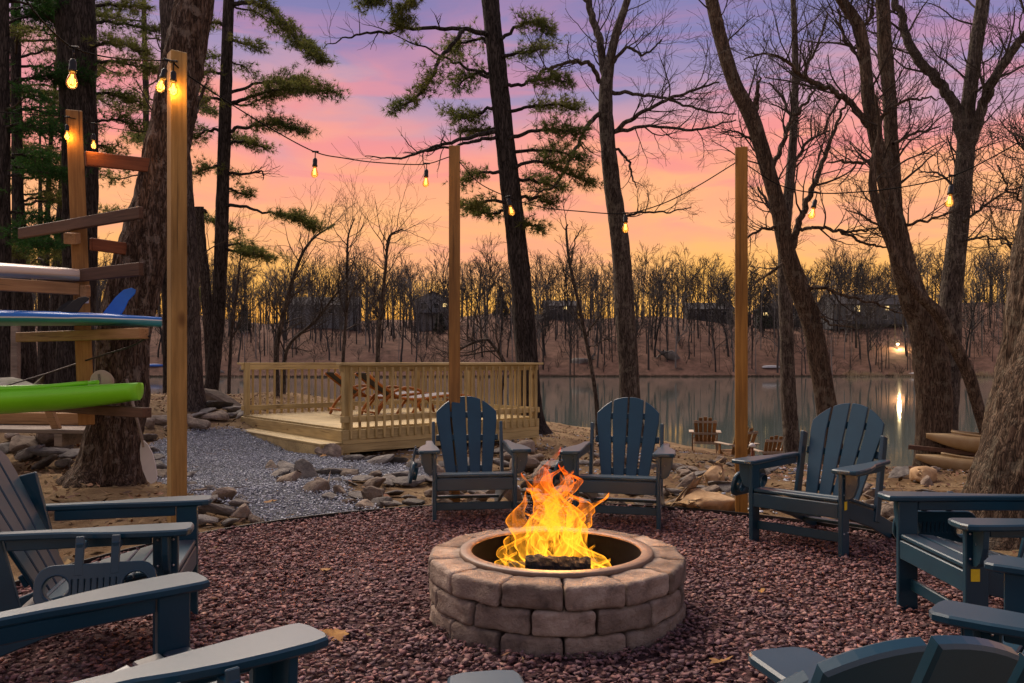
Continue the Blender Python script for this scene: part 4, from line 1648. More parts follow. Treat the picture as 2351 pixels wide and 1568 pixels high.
def make_chair(has_cup=True):
    b = M['blue']
    t = empty('adirondack_chair')
    # front legs (facing -y)
    for s in (-1, 1):
        lg = MB().box((.028, .092, .529), (s * .292, .01, .2645)).build('front_leg', b, t)
        for zz in (.50, .40, .17):
            for yy in (-.018, .036):
                MB().lathe([(0, .004), (.0045, .003), (.0055, 0)], 8, Matrix.Translation((s * .3065, yy, zz)) @ Matrix.Rotation(s * math.pi / 2, 4, 'Y')).build('bolt', M['bolt'], lg)
        # arm: wide rounded paddle at the front narrowing to the back
        pts = [(.262, -.085), (.300, -.094), (.372, -.094), (.402, -.080), (.410, -.040), (.408, .05), (.398, .15), (.378, .25), (.352, .33), (.340, .44), (.335, .60), (.325, .625), (.285, .625), (.277, .60), (.276, .34), (.264, .20), (.256, .05), (.254, -.06)]
        pts = [(p[0] * s, p[1]) for p in pts]
        if s < 0:
            pts = pts[::-1]
        MB().prism(pts, .530, .556, .006).build('armrest', b, t)
        # gusset below the arm, outside the leg
        g = [(-.0, .529), (.082, .529), (.078, .46), (.055, .395), (.03, .375), (0, .37)]
        Mx = Matrix(((s, 0, 0, s * .3075), (0, 0, 1, .0), (0, 1, 0, 0), (0, 0, 0, 1)))
        gp = g if s < 0 else g[::-1]
        MB().prism([(q[0], q[1] - .001) for q in (g[::-1])], -.012, .012, .003, Mx).build('arm_bracket', b, t)
        # arm rail under the arm
        MB().box((.022, .50, .045), (s * .292, .31, .5072)).build('arm_rail', b, t)
        # stringer running from the apron down to the ground at the back
        st = [(-.03, .345), (.04, .352), (.45, .245), (.80, .115), (.885, .055), (.885, .018), (.865, .0), (.79, .0), (.44, .135), (.10, .235), (-.03, .262)]
        Ms = Matrix(((0, 0, 1, s * .262), (1, 0, 0, .02), (0, 1, 0, 0), (0, 0, 0, 1)))
        MB().prism(st[::-1], -.013, .013, .004, Ms).build('rear_leg', b, t)
        # rear upright
        MB().bar((s * .272, .53, .16), (s * .272, .66, .70), .07, .024, (s, 0, 0)).build('upright', b, t)
    # apron with step, stretcher
    MB().box((.556, .024, .088), (0, -.020, .302)).build('apron', b, t)
    MB().box((.556, .02, .055), (0, .03, .135)).build('stretcher', b, t)
    MB().box((.50, .05, .022), (0, .62, .105)).build('rear_stretcher', b, t)
    # seat slats following the stringers
    prof = [(-.012, .364), (.07, .362), (.15, .346), (.23, .325), (.31, .304), (.39, .283), (.47, .262)]
    for i, (y, z) in enumerate(prof):
        a = -.26 if i > 1 else (-.1 if i == 1 else 0)
        MB().box((.552, .074, .021), (0, y + .02, z), (a, 0, 0), .005).build('seat_slat', b, t)
    # backrest: four fanned slats with an arched top, reclined
    base = Vector((0, .475, .262))
    rec = R(27)
    Mb = Matrix.Translation(base) @ Matrix.Rotation(-rec, 4, 'X')
    Ht = .715
    MbP = Mb @ Matrix(((1, 0, 0, 0), (0, 0, -1, 0), (0, 1, 0, 0), (0, 0, 0, 1)))
    gap = .007

    def top(x):
        return Ht - .145 * (abs(x) / .25) ** 2.2
    wl, wh_ = .182, .252
    for k in range(4):
        xl0, xl1 = -wl + k * wl / 2 + gap, -wl + (k + 1) * wl / 2 - gap
        f = lambda x, h: x * (wl + (wh_ - wl) * min(1, h / .5)) / wl
        pts = [(xl0, 0), (xl1, 0)]
        for h in (.2, .4, .5):
            pts.append((f(xl1 + gap, h) - gap, h))
        xa, xb = f(xl1 + gap, .6) - gap, f(xl0 - gap, .6) + gap
        for i in range(7):
            x = xa + (xb - xa) * i / 6
            pts.append((x, max(.515, top(x))))
        for h in (.5, .4, .2):
            pts.append((f(xl0 - gap, h) + gap, h))
        MB().prism(pts, -.010, .010, .004, MbP).build('back_slat', b, t)
    for (h, w) in ((.10, .36), (.36, .50), (.56, .40)):
        MB().box((w, .022, .05), Mb @ Vector((0, .0225, h)), Matrix.Rotation(-rec, 3, 'X')).build('back_brace', b, t)
    # folding pin hanging under the left arm, yellow tag on that leg
    MB().tube([(.32, .0, .52), (.325, -.005, .49), (.335, -.01, .46)], .004, 6).build('lock_pin', M['bolt'], t)
    if has_cup:
        # flip-up cup holder hung outside the right arm
        out = rrect(-.20, -.078, .20, .078, .06, 6)
        me = holes_plate(out, [circ(-.132, 0, .047), circ(.132, 0, .047)] + [rrect(-.072 + i * .021, -.03, -.062 + i * .021, .03, .004, 2) for i in range(8)], .022, .004)
        me.materials.append(b)
        c = link('cup_holder', me, t)
        c.matrix_local = Matrix.Translation((-.452, .22, .375)) @ Matrix.Rotation(R(12), 4, 'Y') @ Matrix(((0, 0, 1, 0), (1, 0, 0, 0), (0, 1, 0, 0), (0, 0, 0, 1)))
        for yy in (-.132, .132):
            MB().lathe([(.047, -.012), (.05, -.012), (.05, .04), (.046, .04), (.046, .0)], 20, Matrix.Translation((0, 0, 0)) @ Matrix.Translation((yy, 0, 0))).build('cup_ring', b, c)
        for yy in (-.06, .06):
            MB().box((.03, .012, .14), (yy, .11, -.006), (R(90), 0, 0)).build('strap', b, c)
        for yy in (.16, .28):
            MB().box((.06, .028, .03), (-.405, yy, .515)).build('hinge', b, t)
    return t


def place_chair(t, x, y, d, label, z=.006):
    t.location = (x, y, z)
    t.rotation_euler = (0, 0, math.atan2(d[0], -d[1]))
    tag(t, label, 'chair', 'navy chairs around the fire pit')


ch = make_chair()
spots = [(-.27, 5.83, (.14, -.99), 'navy slatted chair facing the fire in front of the deck and middle timber post'),
         (.74, 5.67, (-.25, -.97), 'navy slatted chair behind the flames with the lake at its back'),
         (1.76, 4.97, (-.72, -.69), 'navy slatted chair turned three quarter next to the right timber post'),
         (1.86, 3.52, (-1.0, .02), 'navy chair cut by the right edge, seen side on before the big leaning trunk'),
         (1.39, 2.29, (-.755, .655), 'navy chair in the lower right corner showing little but its two arms'),
         (.280, 1.63, (-.20, .98), 'navy chair nearest the camera seen from behind, arched back top and arm ends showing'),
         (-.76, 2.09, (.72, .69), 'navy chair in the lower left corner with long arms reaching toward the fire pit'),
         (-1.41, 3.41, (.97, .25), 'navy chair at the left edge side on, cup holder under its arm')]
chairs = []
for i, (x, y, d, lab) in enumerate(spots):
    c = ch if i == 0 else copy_tree(ch)
    place_chair(c, x, y, d, lab)
    chairs.append(c)
for i in (2, 3):
    MB().box((.002, .036, .05), (.309, .0, .335), bev=.0005).build('price_tag', M['tag'], chairs[i])

# ================================================================== timber posts
def post(px, pyb, pyt, Y, size, rz, label, mat):
    p = P(px, pyt, Y)
    z0 = gz(p.x, Y)
    o = MB().box((size, size, p.z - z0 + .25), (0, 0, (p.z - z0 - .25) / 2), bev=.004).build('timber_post', mat, None, (p.x, Y, z0), (0, 0, R(rz)))
    return tag(o, label, 'post', 'timber posts carrying the lights')


post(406.5, 1240, 122, 4.8, .092, 38, 'tall yellowish timber post at the left with two bulbs at its top', M['postl'])
post(1043.5, 1165, 337, 6.62, .092, 4, 'timber post in the middle standing behind the chair before the deck', M['postd'])
post(1702, 1190, 340, 6.2, .092, -14, 'orange lit timber post at the right beside the turned chair', M['post'])


# ================================================================== string lights
glass = bpy.data.materials.new('amber_bulb_glass')
glass.use_nodes = True
nt = glass.node_tree
nt.nodes.clear()
o_ = N(nt, 'ShaderNodeOutputMaterial')
tr = N(nt, 'ShaderNodeBsdfTransparent')
tr.inputs[0].default_value = (1, .82, .5, 1)
gl = N(nt, 'ShaderNodeBsdfGlossy')
gl.inputs['Roughness'].default_value = .05
em_ = N(nt, 'ShaderNodeEmission')
em_.inputs[0].default_value = (1, .30, .02, 1)
em_.inputs[1].default_value = .4
lw = N(nt, 'ShaderNodeLayerWeight')
lw.inputs[0].default_value = .35
m1 = N(nt, 'ShaderNodeMixShader')
m1.inputs[0].default_value = .30
m2 = N(nt, 'ShaderNodeMixShader')
nt.links.new(tr.outputs[0], m1.inputs[1])
nt.links.new(em_.outputs[0], m1.inputs[2])
fr = N(nt, 'ShaderNodeMath', operation='MULTIPLY')
fr.inputs[1].default_value = .35
nt.links.new(lw.outputs['Facing'], fr.inputs[0])
nt.links.new(fr.outputs[0], m2.inputs[0])
nt.links.new(m1.outputs[0], m2.inputs[1])
nt.links.new(gl.outputs[0], m2.inputs[2])
nt.links.new(m2.outputs[0], o_.inputs[0])
filament = emission('filament', (1.0, .46, .09), 7)


def bulb(parent, p, drop=.05, tilt=0, power=1.6, tiltx=0):
    """socket, pear glass and filament hung on a short lead at p"""
    s = MB()
    s.tube([(0, 0, 0), (.0, 0, -drop)], .004, 6)
    s.lathe([(0, -drop + .004), (.011, -drop), (.0165, -drop - .012), (.0165, -drop - .045), (.019, -drop - .05), (.019, -drop - .062), (0, -drop - .063)], 14)
    s.box((.05, .014, .012), (0, 0, .003), bev=.003)
    so = s.build('socket', M['black'], parent, p, (R(tiltx), R(tilt), 0))
    z = -drop - .062
    MB().lathe([(.011, z), (.014, z - .010), (.021, z - .030), (.026, z - .048), (.025, z - .064), (.015, z - .077), (0, z - .082)], 18).build('bulb_glass', glass, so)
    f = MB()
    for k in range(4):
        a = math.pi / 2 * k
        x, y = .007 * math.cos(a), .007 * math.sin(a)
        f.tube([(x * .6, y * .6, z - .012), (x, y, z - .058)], .0018, 5)
    f.build('filament', filament, so)
    ld = bpy.data.lights.new('bulb_light', 'POINT')
    ld.energy = power
    ld.color = (1, .50, .12)
    ld.shadow_soft_size = .025
    lo = bpy.data.objects.new('bulb_light', ld)
    COL.objects.link(lo)
    lo.parent = so
    lo.location = (0, 0, z - .045)


def string_light(pts, bulbs, label, r=.0042):
    t = empty('string_light', (0, 0, 0), 0, label, 'string lights')
    w = catmull([tuple(P(*q)) for q in pts], 10)
    MB().tube(w, r, 6).build('cable', M['wire'], t)
    for (px, Y, drop, tilt, pw) in bulbs:
        # nearest point of the cable
        u = CXP + w[:, 0] / w[:, 1] * FPX
        i = int(np.argmin(abs(u - px) + abs(w[:, 1] - Y) * 3))
        bulb(t, tuple(w[i]), drop, tilt, pw)
    return t


string_light([(30, -40, 3.4), (90, 40, 3.6), (140, 90, 3.8), (174, 112, 3.9), (240, 130, 4.1), (320, 138, 4.45), (392, 139, 4.72)], [(170, 3.9, .055, 3, 2.0), (384, 4.7, .05, 16, 1.5)],
             'near string of lights coming in top left to the tall left post, one large bulb')
string_light([(398, 142, 4.72), (404, 150, 4.73), (430, 172, 4.85), (520, 232, 5.15), (630, 300, 5.55), (724, 349, 5.85), (790, 363, 6.05), (865, 373, 6.25), (972, 377, 6.45), (1032, 360, 6.56)],
             [(396, 4.72, .055, 0, 2.6), (722, 5.85, .045, 2, .3), (976, 6.45, .045, 3, .3)], 'string of lights sagging from the left post to the middle post over the deck')
string_light([(1055, 372, 6.56), (1100, 420, 6.5), (1166, 452, 6.45), (1240, 475, 6.4), (1330, 485, 6.35), (1436, 490, 6.3), (1520, 468, 6.25), (1600, 428, 6.2), (1688, 374, 6.15)],
             [(1164, 6.45, .012, -14, .5), (1437, 6.3, .01, 0, .5)], 'string of lights sagging from the middle post to the right post')
string_light([(1716, 380, 6.15), (1790, 425, 6.0), (1876, 443, 5.8), (1980, 440, 5.6), (2080, 428, 5.4), (2186, 404, 5.2), (2280, 360, 5.0), (2420, 280, 4.8)],
             [(1878, 5.8, .05, 14, .5), (2186, 5.2, .06, 6, .6)], 'string of lights leaving the right post for the top right corner')
string_light([(-30, 255, 7.2), (60, 262, 7.3), (148, 268, 7.5), (190, 278, 7.65), (215, 284, 7.75), (300, 300, 8.4), (435, 304, 9.4), (500, 290, 12)],
             [(154, 7.5, .07, 0, 3.0), (216, 7.75, .10, 0, 2.5), (436, 9.4, .03, 5, .4)], 'string of lights past the rack post with three small bulbs behind the left post')
# ================================================================== deck
DK = Vector((-2.39, 11.35, -.14))
DANG = math.atan2(.641, .767)


def build_deck():
    S = 3.66
    t = empty('deck', DK, DANG, 'square pale timber deck with slatted railing on three sides and a step', 'deck')
    zs = .385
    bx, bz = M['deckx'], M['deckz']
    # decking planks along x
    n = 26
    me = MB().box((S + .02, .1365, .028), (0, 0, 0), bev=.003).mesh('plank', bx)
    for i in range(n):
        o = link('plank', me, t, (S / 2, .14 * i + .08, zs - .014))
    # fascia boards
    f = MB().box((S + .05, .036, .20), (0, 0, 0)).mesh('fascia', bx)
    link('fascia', f, t, (S / 2, -.021, zs - .13))
    link('fascia', f, t, (S / 2, S + .022, zs - .13))
    link('fascia', f, t, (-.021, S / 2, zs - .13), (0, 0, R(90)))
    link('fascia', f, t, (S + .022, S / 2, zs - .13), (0, 0, R(90)))
    MB().box((S + .05, .036, .12), (0, 0, 0)).build('skirt_board', bx, t, (S / 2, -.019, zs - .292))
    MB().box((S - .1, S - .1, .05), (S / 2, S / 2, zs - .1)).build('joists', M['greyplank'], t)
    # step on the open side
    st = MB().box((.036, S + .1, .165), (-.345, S / 2, .075)).build('step', bx, t)
    for k in range(2):
        MB().box((S + .14, .156, .03), (0, 0, 0)).build('tread', bx, st, (-.27 + k * .16 - .02, S / 2, .175), (0, 0, R(90)))
    MB().box((.32, .036, .165), (-.185, -.045, .075)).build('step_end', bx, t)
    # posts
    for (x, y) in ((.02, .0), (S, .0), (S, S), (.0, S), (S, S / 2)):
        zb = gz(*(DK + Matrix.Rotation(DANG, 3, 'Z') @ Vector((x, y, 0)))[:2]) - DK.z - .15
        MB().box((.09, .09, zs + .92 - zb), (0, 0, (zs + .92 + zb) / 2)).build('rail_post', bz, t, (x + (.045 if x < 1 else -.045), y + (.045 if y < 1 else -.045 if y > 3 else 0), 0))
    bal = MB().box((.036, .036, 1.02), (0, 0, 0), bev=.007).mesh('baluster', bz)
    rail = MB().box((S + .09, .036, .088), (0, 0, 0)).mesh('rail', bx)
    cap = MB().box((S + .16, .14, .034), (0, 0, 0)).mesh('cap_rail', bx)
    # side: (origin, direction angle, outward offset sign)
    for (ox, oy, ang) in ((0, 0, 0), (S, 0, 90), (S, S, 180)):
        rt = Matrix.Rotation(R(ang), 3, 'Z')

        def pl(me, nm, a, off, z, rot=True):
            q = rt @ Vector((a, off, 0))
            return link(nm, me, t, (ox + q.x, oy + q.y, z), (0, 0, R(ang) if rot else 0))
        pl(cap, 'cap_rail', S / 2, -.02, zs + .905)
        pl(rail, 'rail', S / 2, .0215, zs + .84)
        pl(rail, 'rail', S / 2, -.0185 if ang == 0 else .0215, zs + .12)
        m = 27
        for i in range(m):
            pl(bal, 'baluster', .10 + (S - .16) * i / (m - 1), -.0595, zs + .35)


build_deck()


def dk(a, b, z):
    return DK + Matrix.Rotation(DANG, 3, 'Z') @ Vector((a, b, z))


def make_lounger():
    t = empty('sun_lounger')
    w = M['lounge']
    for s in (-1, 1):
        y = s * .31
        MB().tube(catmull([(0, y, .33), (.35, y, .30), (.75, y, .34), (1.1, y, .36), (1.4, y, .31)], 6), .024, 6).build('side_rail', w, t)
        MB().tube(catmull([(-.55, y * .92, .74), (-.3, y * .92, .54), (0, y * .92, .34)], 6), .024, 6).build('back_rail', w, t)
        MB().tube(catmull([(.42, y, .31), (.30, y, .16), (.20, y, 0)], 5), .025, 6).build('leg', w, t)
        MB().tube(catmull([(1.05, y, .35), (1.22, y, .2), (1.30, y, 0)], 5), .025, 6).build('leg', w, t)
        MB().tube(catmull([(-.45, y * 1.05, .0), (-.35, y * 1.05, .20), (-.12, y * 1.05, .42), (.12, y * 1.05, .50), (.38, y * 1.05, .44), (.45, y, .32)], 6), .024, 6).build('armrest', w, t)
    MB().tube([(-.45, -.33, .10), (-.45, .33, .10)], .018, 6).build('crossbar', w, t)
    for nm, pr, mt in (('back_sling', [(-.55, .74), (-.3, .545), (0, .345)], M['fabric']), ('seat_sling', [(0, .345), (.35, .312), (.75, .352), (1.1, .372), (1.4, .322)], M['greyfab'])):
        c = catmull([(a, 0, b) for a, b in pr], 6)
        vs, fs = [], []
        for q in c:
            for yy, dz in ((-.28, 0), (.28, 0), (.28, .012), (-.28, .012)):
                vs.append((q[0], yy, q[2] + dz))
        for i in range(len(c) - 1):
            for k in range(4):
                fs.append((i * 4 + k, i * 4 + (k + 1) % 4, i * 4 + 4 + (k + 1) % 4, i * 4 + 4 + k))
        fs += [(3, 2, 1, 0), tuple(len(vs) - 4 + k for k in range(4))]
        MB().add(vs, fs).build(nm, mt, t)
    return t


lg = make_lounger()
lg.location = dk(1.65, 2.46, .386)
lg.rotation_euler = (0, 0, R(30))
tag(lg, 'reclining wooden lounger on the deck, left one with its back behind the corner post', 'lounger', 'loungers on the deck')
l2 = copy_tree(lg)
l2.location = dk(1.77, 1.58, .386)
tag(l2, 'reclining wooden lounger on the deck, right one with grey seat sling', 'lounger', 'loungers on the deck')

# ================================================================== shore furniture
def make_shore_chair(light):
    t = empty('shore_chair')
    w = M['shorewood']
    p = M['palewood'] if light else M['shorewood']
    # faces +y (the lake); back towards the camera
    for k in range(5):
        x = -.24 + .12 * k
        h = .98 - .10 * (abs(k - 2) / 2) ** 2
        MB().bar((x * .85, .12, .22), (x * 1.05, -.22, h), .095, .02, (0, 1, 0)).build('back_slat', w, t)
    for (z, y, l) in ((.84, -.195, .60), (.52, -.07, .66), (.26, .06, .60)):
        MB().box((l, .03, .06), (0, y - .02, z)).build('back_brace', p, t)
    for s in (-1, 1):
        MB().box((.13, .72, .025), (s * .36, .25, .55)).build('armrest', p, t)
        MB().box((.03, .09, .54), (s * .33, .5, .27)).build('front_leg', w, t)
        MB().bar((s * .29, .52, .30), (s * .29, -.28, .04), .02, .11, (0, 0, 1)).build('rear_leg', w, t)
    for k in range(5):
        MB().box((.58, .085, .02), (0, .48 - .095 * k, .36 - .025 * k)).build('seat_slat', w, t)
    return t


sc = make_shore_chair(True)
labs = ['brown wooden chair at the waterline left of the right post, seen from behind', 'low brown wooden chair at the waterline right of the right post, beside a dark trunk',
        'brown wooden chair at the waterline mostly hidden by the right timber post']
for i, (px, Y, rz) in enumerate(((1619, 21.6, -12), (1775, 21.2, 5), (1704, 19.6, 15))):
    c = sc if i == 0 else copy_tree(sc)
    x = (px - CXP) * Y / FPX
    c.location = (x, Y, gz(x, Y) + (.06 if i == 0 else -.1))
    c.rotation_euler = (0, 0, R(rz))
    tag(c, labs[i], 'chair', 'wooden chairs at the waterline')
x, Y = (1727 - CXP) * 17 / FPX, 17
sl = empty('path_light', (x, Y, gz(x, Y)), 0, 'short dark stake light with white cap beside the right timber post', 'light')
MB().tube([(0, 0, -.1), (0, 0, .34)], [.03, .03], 8).build('stake', M['red_beam'], sl)
MB().lathe([(0, .43), (.05, .41), (.075, .37), (.06, .34), (0, .335)], 12).build('cap', M['white'], sl)


# ------------------------------------------------------------------ hulls by lofting
def loft(stations, mat, name, parent=None, close=True):
    """stations: list of rings (same count of 3D points)"""
    m = len(stations[0])
    vs = [q for r_ in stations for q in r_]
    fs = []
    for i in range(len(stations) - 1):
        for k in range(m):
            k2 = (k + 1) % m
            fs.append((i * m + k, i * m + k2, (i + 1) * m + k2, (i + 1) * m + k))
    mb = MB().add(vs, fs, True)
    if close:
        mb.add(stations[0], [tuple(range(m))[::-1]])
        mb.add(stations[-1], [tuple(range(m))])
    return mb.build(name, mat, parent)


def make_kayak(mat, name='kayak', length=3.0, w=.36, h=.30, blunt=.25):
    t = empty(name)
    st = []
    for i in range(25):
        s = .5 - .5 * math.cos(math.pi * i / 24)
        e = min(s, 1 - s) * 2
        ww = w * (blunt + (1 - blunt) * math.sin(math.pi / 2 * min(1, e * 1.15)) ** .85) * ((.05 if blunt > .2 else .002) if i in (0, 24) else 1) ** .35
        rocker = .10 * (1 - e) ** 2.5 if blunt > .2 else .235 * (1 - e) ** 2.6
        dk_ = .05 * (1 - e) - (0 if blunt > .2 else .04 * (1 - e) ** 3)
        ring = []
        for (a, b) in ((-.35, 0), (.35, 0), (.72, .12), (.95, .42), (1.0, .68), (.96, .86), (.82, .98), (.5, 1.0), (0, 1.02), (-.5, 1.0), (-.82, .98), (-.96, .86), (-1.0, .68), (-.95, .42), (-.72, .12)):
            ring.append((length * (s - .5), ww * a, rocker * (1 - b) + b * (h + dk_)))
        st.append(ring)
    loft(st, mat, 'hull', t)
    # raised gunwales and a sunken seat well
    for s_ in (-1, 1):
        pts = catmull([(length * (a - .5), s_ * w * b, h + c) for a, b, c in ((.12, .25, .06), (.25, .62, .03), (.5, .76, .02), (.75, .62, .03), (.88, .25, .06))], 6)
        MB().tube(pts, .020, 8).build('gunwale', mat, t)
    MB().prism([(q[0] * length * .30, q[1] * w * .55) for q in circ(0, 0, 1, 20)], h + .004, h + .022, .006).build('seat_well', M['fabric'], t)
    return t


M['lime'] = material('lime_plastic', (.20, .66, .015), (.165, .56, .012), 2, .38, .05, 60, spec=.45)
M['tan'] = material('tan_kayak_plastic', (.33, .22, .10), (.24, .15, .065), 2.2, .5, .05, 60, c3=(.42, .31, .17))
gk = make_kayak(M['lime'], 'kayak', 3.3, .37, .20, .35)
pe = P(300, 928, 7.0)
gk.location = (pe.x - 1.60, 6.98, P(200, 950, 7.0).z - .01)
gk.rotation_euler = (0, R(-1.0), R(3))
tag(gk, 'lime green kayak resting on the lowest arm of the rack', 'kayak')

# paddleboards
def sup_mat(name, top, line, under, z0, z1):
    m = bpy.data.materials.new(name)
    m.use_nodes = True
    nt = m.node_tree
    L = nt.links.new
    b = nt.nodes['Principled BSDF']
    b.inputs['Roughness'].default_value = .3
    tc = N(nt, 'ShaderNodeTexCoord')
    sp = N(nt, 'ShaderNodeSeparateXYZ')
    L(tc.outputs['Object'], sp.inputs[0])
    mr = N(nt, 'ShaderNodeMapRange')
    mr.inputs['From Min'].default_value = z0
    mr.inputs['From Max'].default_value = z1
    nz = N(nt, 'ShaderNodeTexNoise')
    nz.inputs['Scale'].default_value = .8
    L(tc.outputs['Object'], nz.inputs[0])
    ma = N(nt, 'ShaderNodeMath', operation='MULTIPLY_ADD')
    ma.inputs[1].default_value = .05
    L(nz.outputs['Fac'], ma.inputs[0])
    L(sp.outputs['Z'], ma.inputs[2])
    L(ma.outputs[0], mr.inputs[0])
    r = ramp(nt, [(0, under), (.38, under), (.40, line), (.46, line), (.48, top), (1, tuple(v * 1.1 for v in top))])
    L(mr.outputs[0], r.inputs[0])
    L(r.outputs[0], b.inputs['Base Color'])
    return m


def make_sup(name, mat, length, w, th, tipscale=1.0):
    t = empty(name)
    st = []
    n = 28
    for i in range(n + 1):
        s = i / n
        ww = w * max(.02, math.sin(math.pi * (s ** .9)) ** .55)
        if s > .8:
            ww = w * max(.03, (1 - ((s - .8) / .2) ** 2.2) * .8 + .03)
        tt = th * (1 - .55 * abs(s - .45) ** 1.4 * 1.5)
        rock_ = .0 - .12 * max(0, s - .7) ** 2 * 4
        ring = []
        for k in range(16):
            a = 2 * math.pi * k / 16
            c, q = math.cos(a), math.sin(a)
            ring.append((length * (s - .5), ww * math.copysign(abs(c) ** .6, c), tt / 2 * math.copysign(abs(q) ** .7, q) + rock_ * .5))
        st.append(ring)
    loft(st, mat, 'board', t)
    return t


blue = make_sup('paddleboard', sup_mat('blue_board_paint', (.006, .13, .48), (.62, .66, .60), (.03, .22, .26), -.03, .09), 3.2, .38, .135)
tip = P(373, 742, 7.25)
blue.location = (tip.x - 1.60, 7.18, tip.z + .045)
blue.rotation_euler = (0, R(.5), R(2))
tag(blue, 'blue paddleboard lying upside down on the rack with three fins up', 'paddleboard')
fin = [(0, 0), (.17, 0), (.20, .05), (.235, .13), (.29, .19), (.30, .225), (.26, .245), (.19, .225), (.12, .16), (.06, .08)]
Mf = Matrix(((1, 0, 0, 0), (0, 0, -1, 0), (0, 1, 0, 0), (0, 0, 0, 1)))
finblue = material('blue_fin_plastic', (.01, .15, .62), None, 4, .35)
MB().prism(fin, -.006, .006, .003, Matrix.Translation((1.07, 0, .04)) @ Mf).build('centre_fin', finblue, blue)
sf = [(q[0] * .85, q[1] * .62) for q in fin]
for yy, xx in ((-.20, .92), (.22, .62)):
    MB().prism(sf, -.005, .005, .002, Matrix.Translation((xx - .12, yy, .035)) @ Mf).build('side_fin', M['black'], blue)
MB().box((.05, .004, .035), (-.62 + .62, -.375, .02), (0, .2, 0), .001).build('sticker', M['white'], blue)

wb = make_sup('paddleboard', sup_mat('white_board_paint', (.50, .41, .33), (.42, .33, .25), (.26, .29, .29), -.06, .08), 3.2, .38, .165)
tip = P(200, 630, 7.5)
wb.location = (tip.x - 1.58, 7.42, tip.z + .06)
wb.rotation_euler = (R(4), R(2.0), R(1))
tag(wb, 'white paddleboard on the upper level of the rack at the left edge', 'paddleboard')

# ================================================================== the rack
def build_rack():
    t = empty('boat_rack', P(195, 973, 7.64), 0, 'timber boat rack fixed to the leaning trunk, post with brown arms', 'rack')
    o0 = Vector(t.location)

    def bar(nm, a, b, w, th, mat, up=(0, 0, 1)):
        """board modelled along its own x axis so the grain follows it"""
        a, b = Vector(a), Vector(b)
        x = (b - a)
        l = x.length
        x.normalize()
        y = Vector(up).cross(x)
        y.normalize()
        z = x.cross(y)
        o = MB().box((l, th, w), (0, 0, 0), bev=.006).build(nm, mat, t)
        o.matrix_local = Matrix.Translation((a + b) / 2 - o0) @ Matrix((x, y, z)).transposed().to_4x4()
        return o
    a, b = P(199, 975, 7.64), P(170, 257, 7.64)
    ax = (b - a)
    l = ax.length
    pz = ax.normalized()
    o = MB().box((.14, .14, l), (0, 0, 0), bev=.006).build('post', M['rack'], t)
    q = pz.to_track_quat('Z', 'Y').to_matrix().to_4x4() @ Matrix.Rotation(R(-62), 4, 'Z')
    o.matrix_local = Matrix.Translation((a + b) / 2 - o0) @ q
    A = Vector((-4.94, 8.06, 0))
    B = Vector((-3.19, 6.91, 0))

    def arm(z, w, mat, ext0=0, ext1=0, th=.045):
        d = (B - A)
        p0, p1 = A + d * ext0, B + d * ext1
        p0.z = p1.z = z
        return bar('arm', p0, p1, w, th, mat)
    arm(2.475, .105, M['brown'])
    arm(1.99, .115, M['brown'], .18, 0)
    arm(1.435, .095, M['rackx'], 0, .02, .09)
    arm(.755, .085, M['brown'], .1, .04, .09)
    bar('beam', P(196, 364, 7.76), P(348, 380, 8.2), .14, .045, M['red_beam'])
    bar('beam', P(208, 560, 7.76), P(300, 573, 8.15), .12, .045, M['red_beam'])
    bar('beam', P(-80, 648, 6.7), P(180, 664, 7.42), .11, .05, M['rackx'])
    bar('block', P(160, 548, 7.28), P(172, 546, 7.56), .10, .10, M['rackx'])
    bar('block', P(190, 668, 7.40), P(201, 668, 7.5), .11, .06, M['rackx'])
    MB().box((.035, .02, .05), P(199, 690, 7.5) - o0, bev=.004).build('bracket', M['white'], t)
    MB().tube(catmull([tuple(P(345, 770, 6.9) - o0), tuple(P(300, 795, 7.1) - o0), tuple(P(220, 820, 7.45) - o0), tuple(P(100, 860, 8.2) - o0), tuple(P(-20, 895, 8.6) - o0)], 5), .008, 6).build('strap_line', M['black'], t)


build_rack()
h = MB()
prof = [(0, .035), (.03, .034), (.06, .026), (.085, .010), (.092, 0), (.088, -.06), (.075, -.12), (.0, -.12)]
h.lathe(prof, 28)
h = h.build('float_cap', material('cream_foam', (.42, .34, .24), (.34, .27, .19), 4, .8), None, P(231, 872, 7.30), (R(80), R(-6), R(6)))
tag(h, 'round cream cap with a central crease hung on the rack by the trunk', 'cap')
MB().prism([(.012, -.045), (.016, 0), (.010, .05), (-.010, .05), (-.006, 0), (-.010, -.045)], .033, .042, .003).build('crease', M['greyplank'], h)
# leaning paddle
pd = empty('paddle', P(352, 1108, 7.55), 0, 'white paddle leaning on the leaning trunk, blade down', 'paddle')
o0 = Vector(pd.location)
M['paddle'] = material('chalky_white_plastic', (.52, .47, .43), (.44, .40, .37), 4, .6)
top = P(306, 930, 7.85) - o0
MB().tube([top * .45, top * 1.35], .014, 8).build('shaft', M['greyplank'], pd)
dirx = top.normalized()
side = dirx.cross(Vector((.25, 1, 0))).normalized()
nrm = dirx.cross(side)
Mp = Matrix((side, dirx, nrm)).transposed().to_4x4()
bl = [(-.045, 0), (-.02, -.01), (.03, 0), (.06, .05), (.078, .16), (.075, .28), (.05, .38), (.018, .44), (-.018, .44), (-.05, .38), (-.075, .28), (-.078, .16), (-.065, .05)]
MB().prism(bl, -.006, .006, .003, Mp).build('blade', M['paddle'], pd)

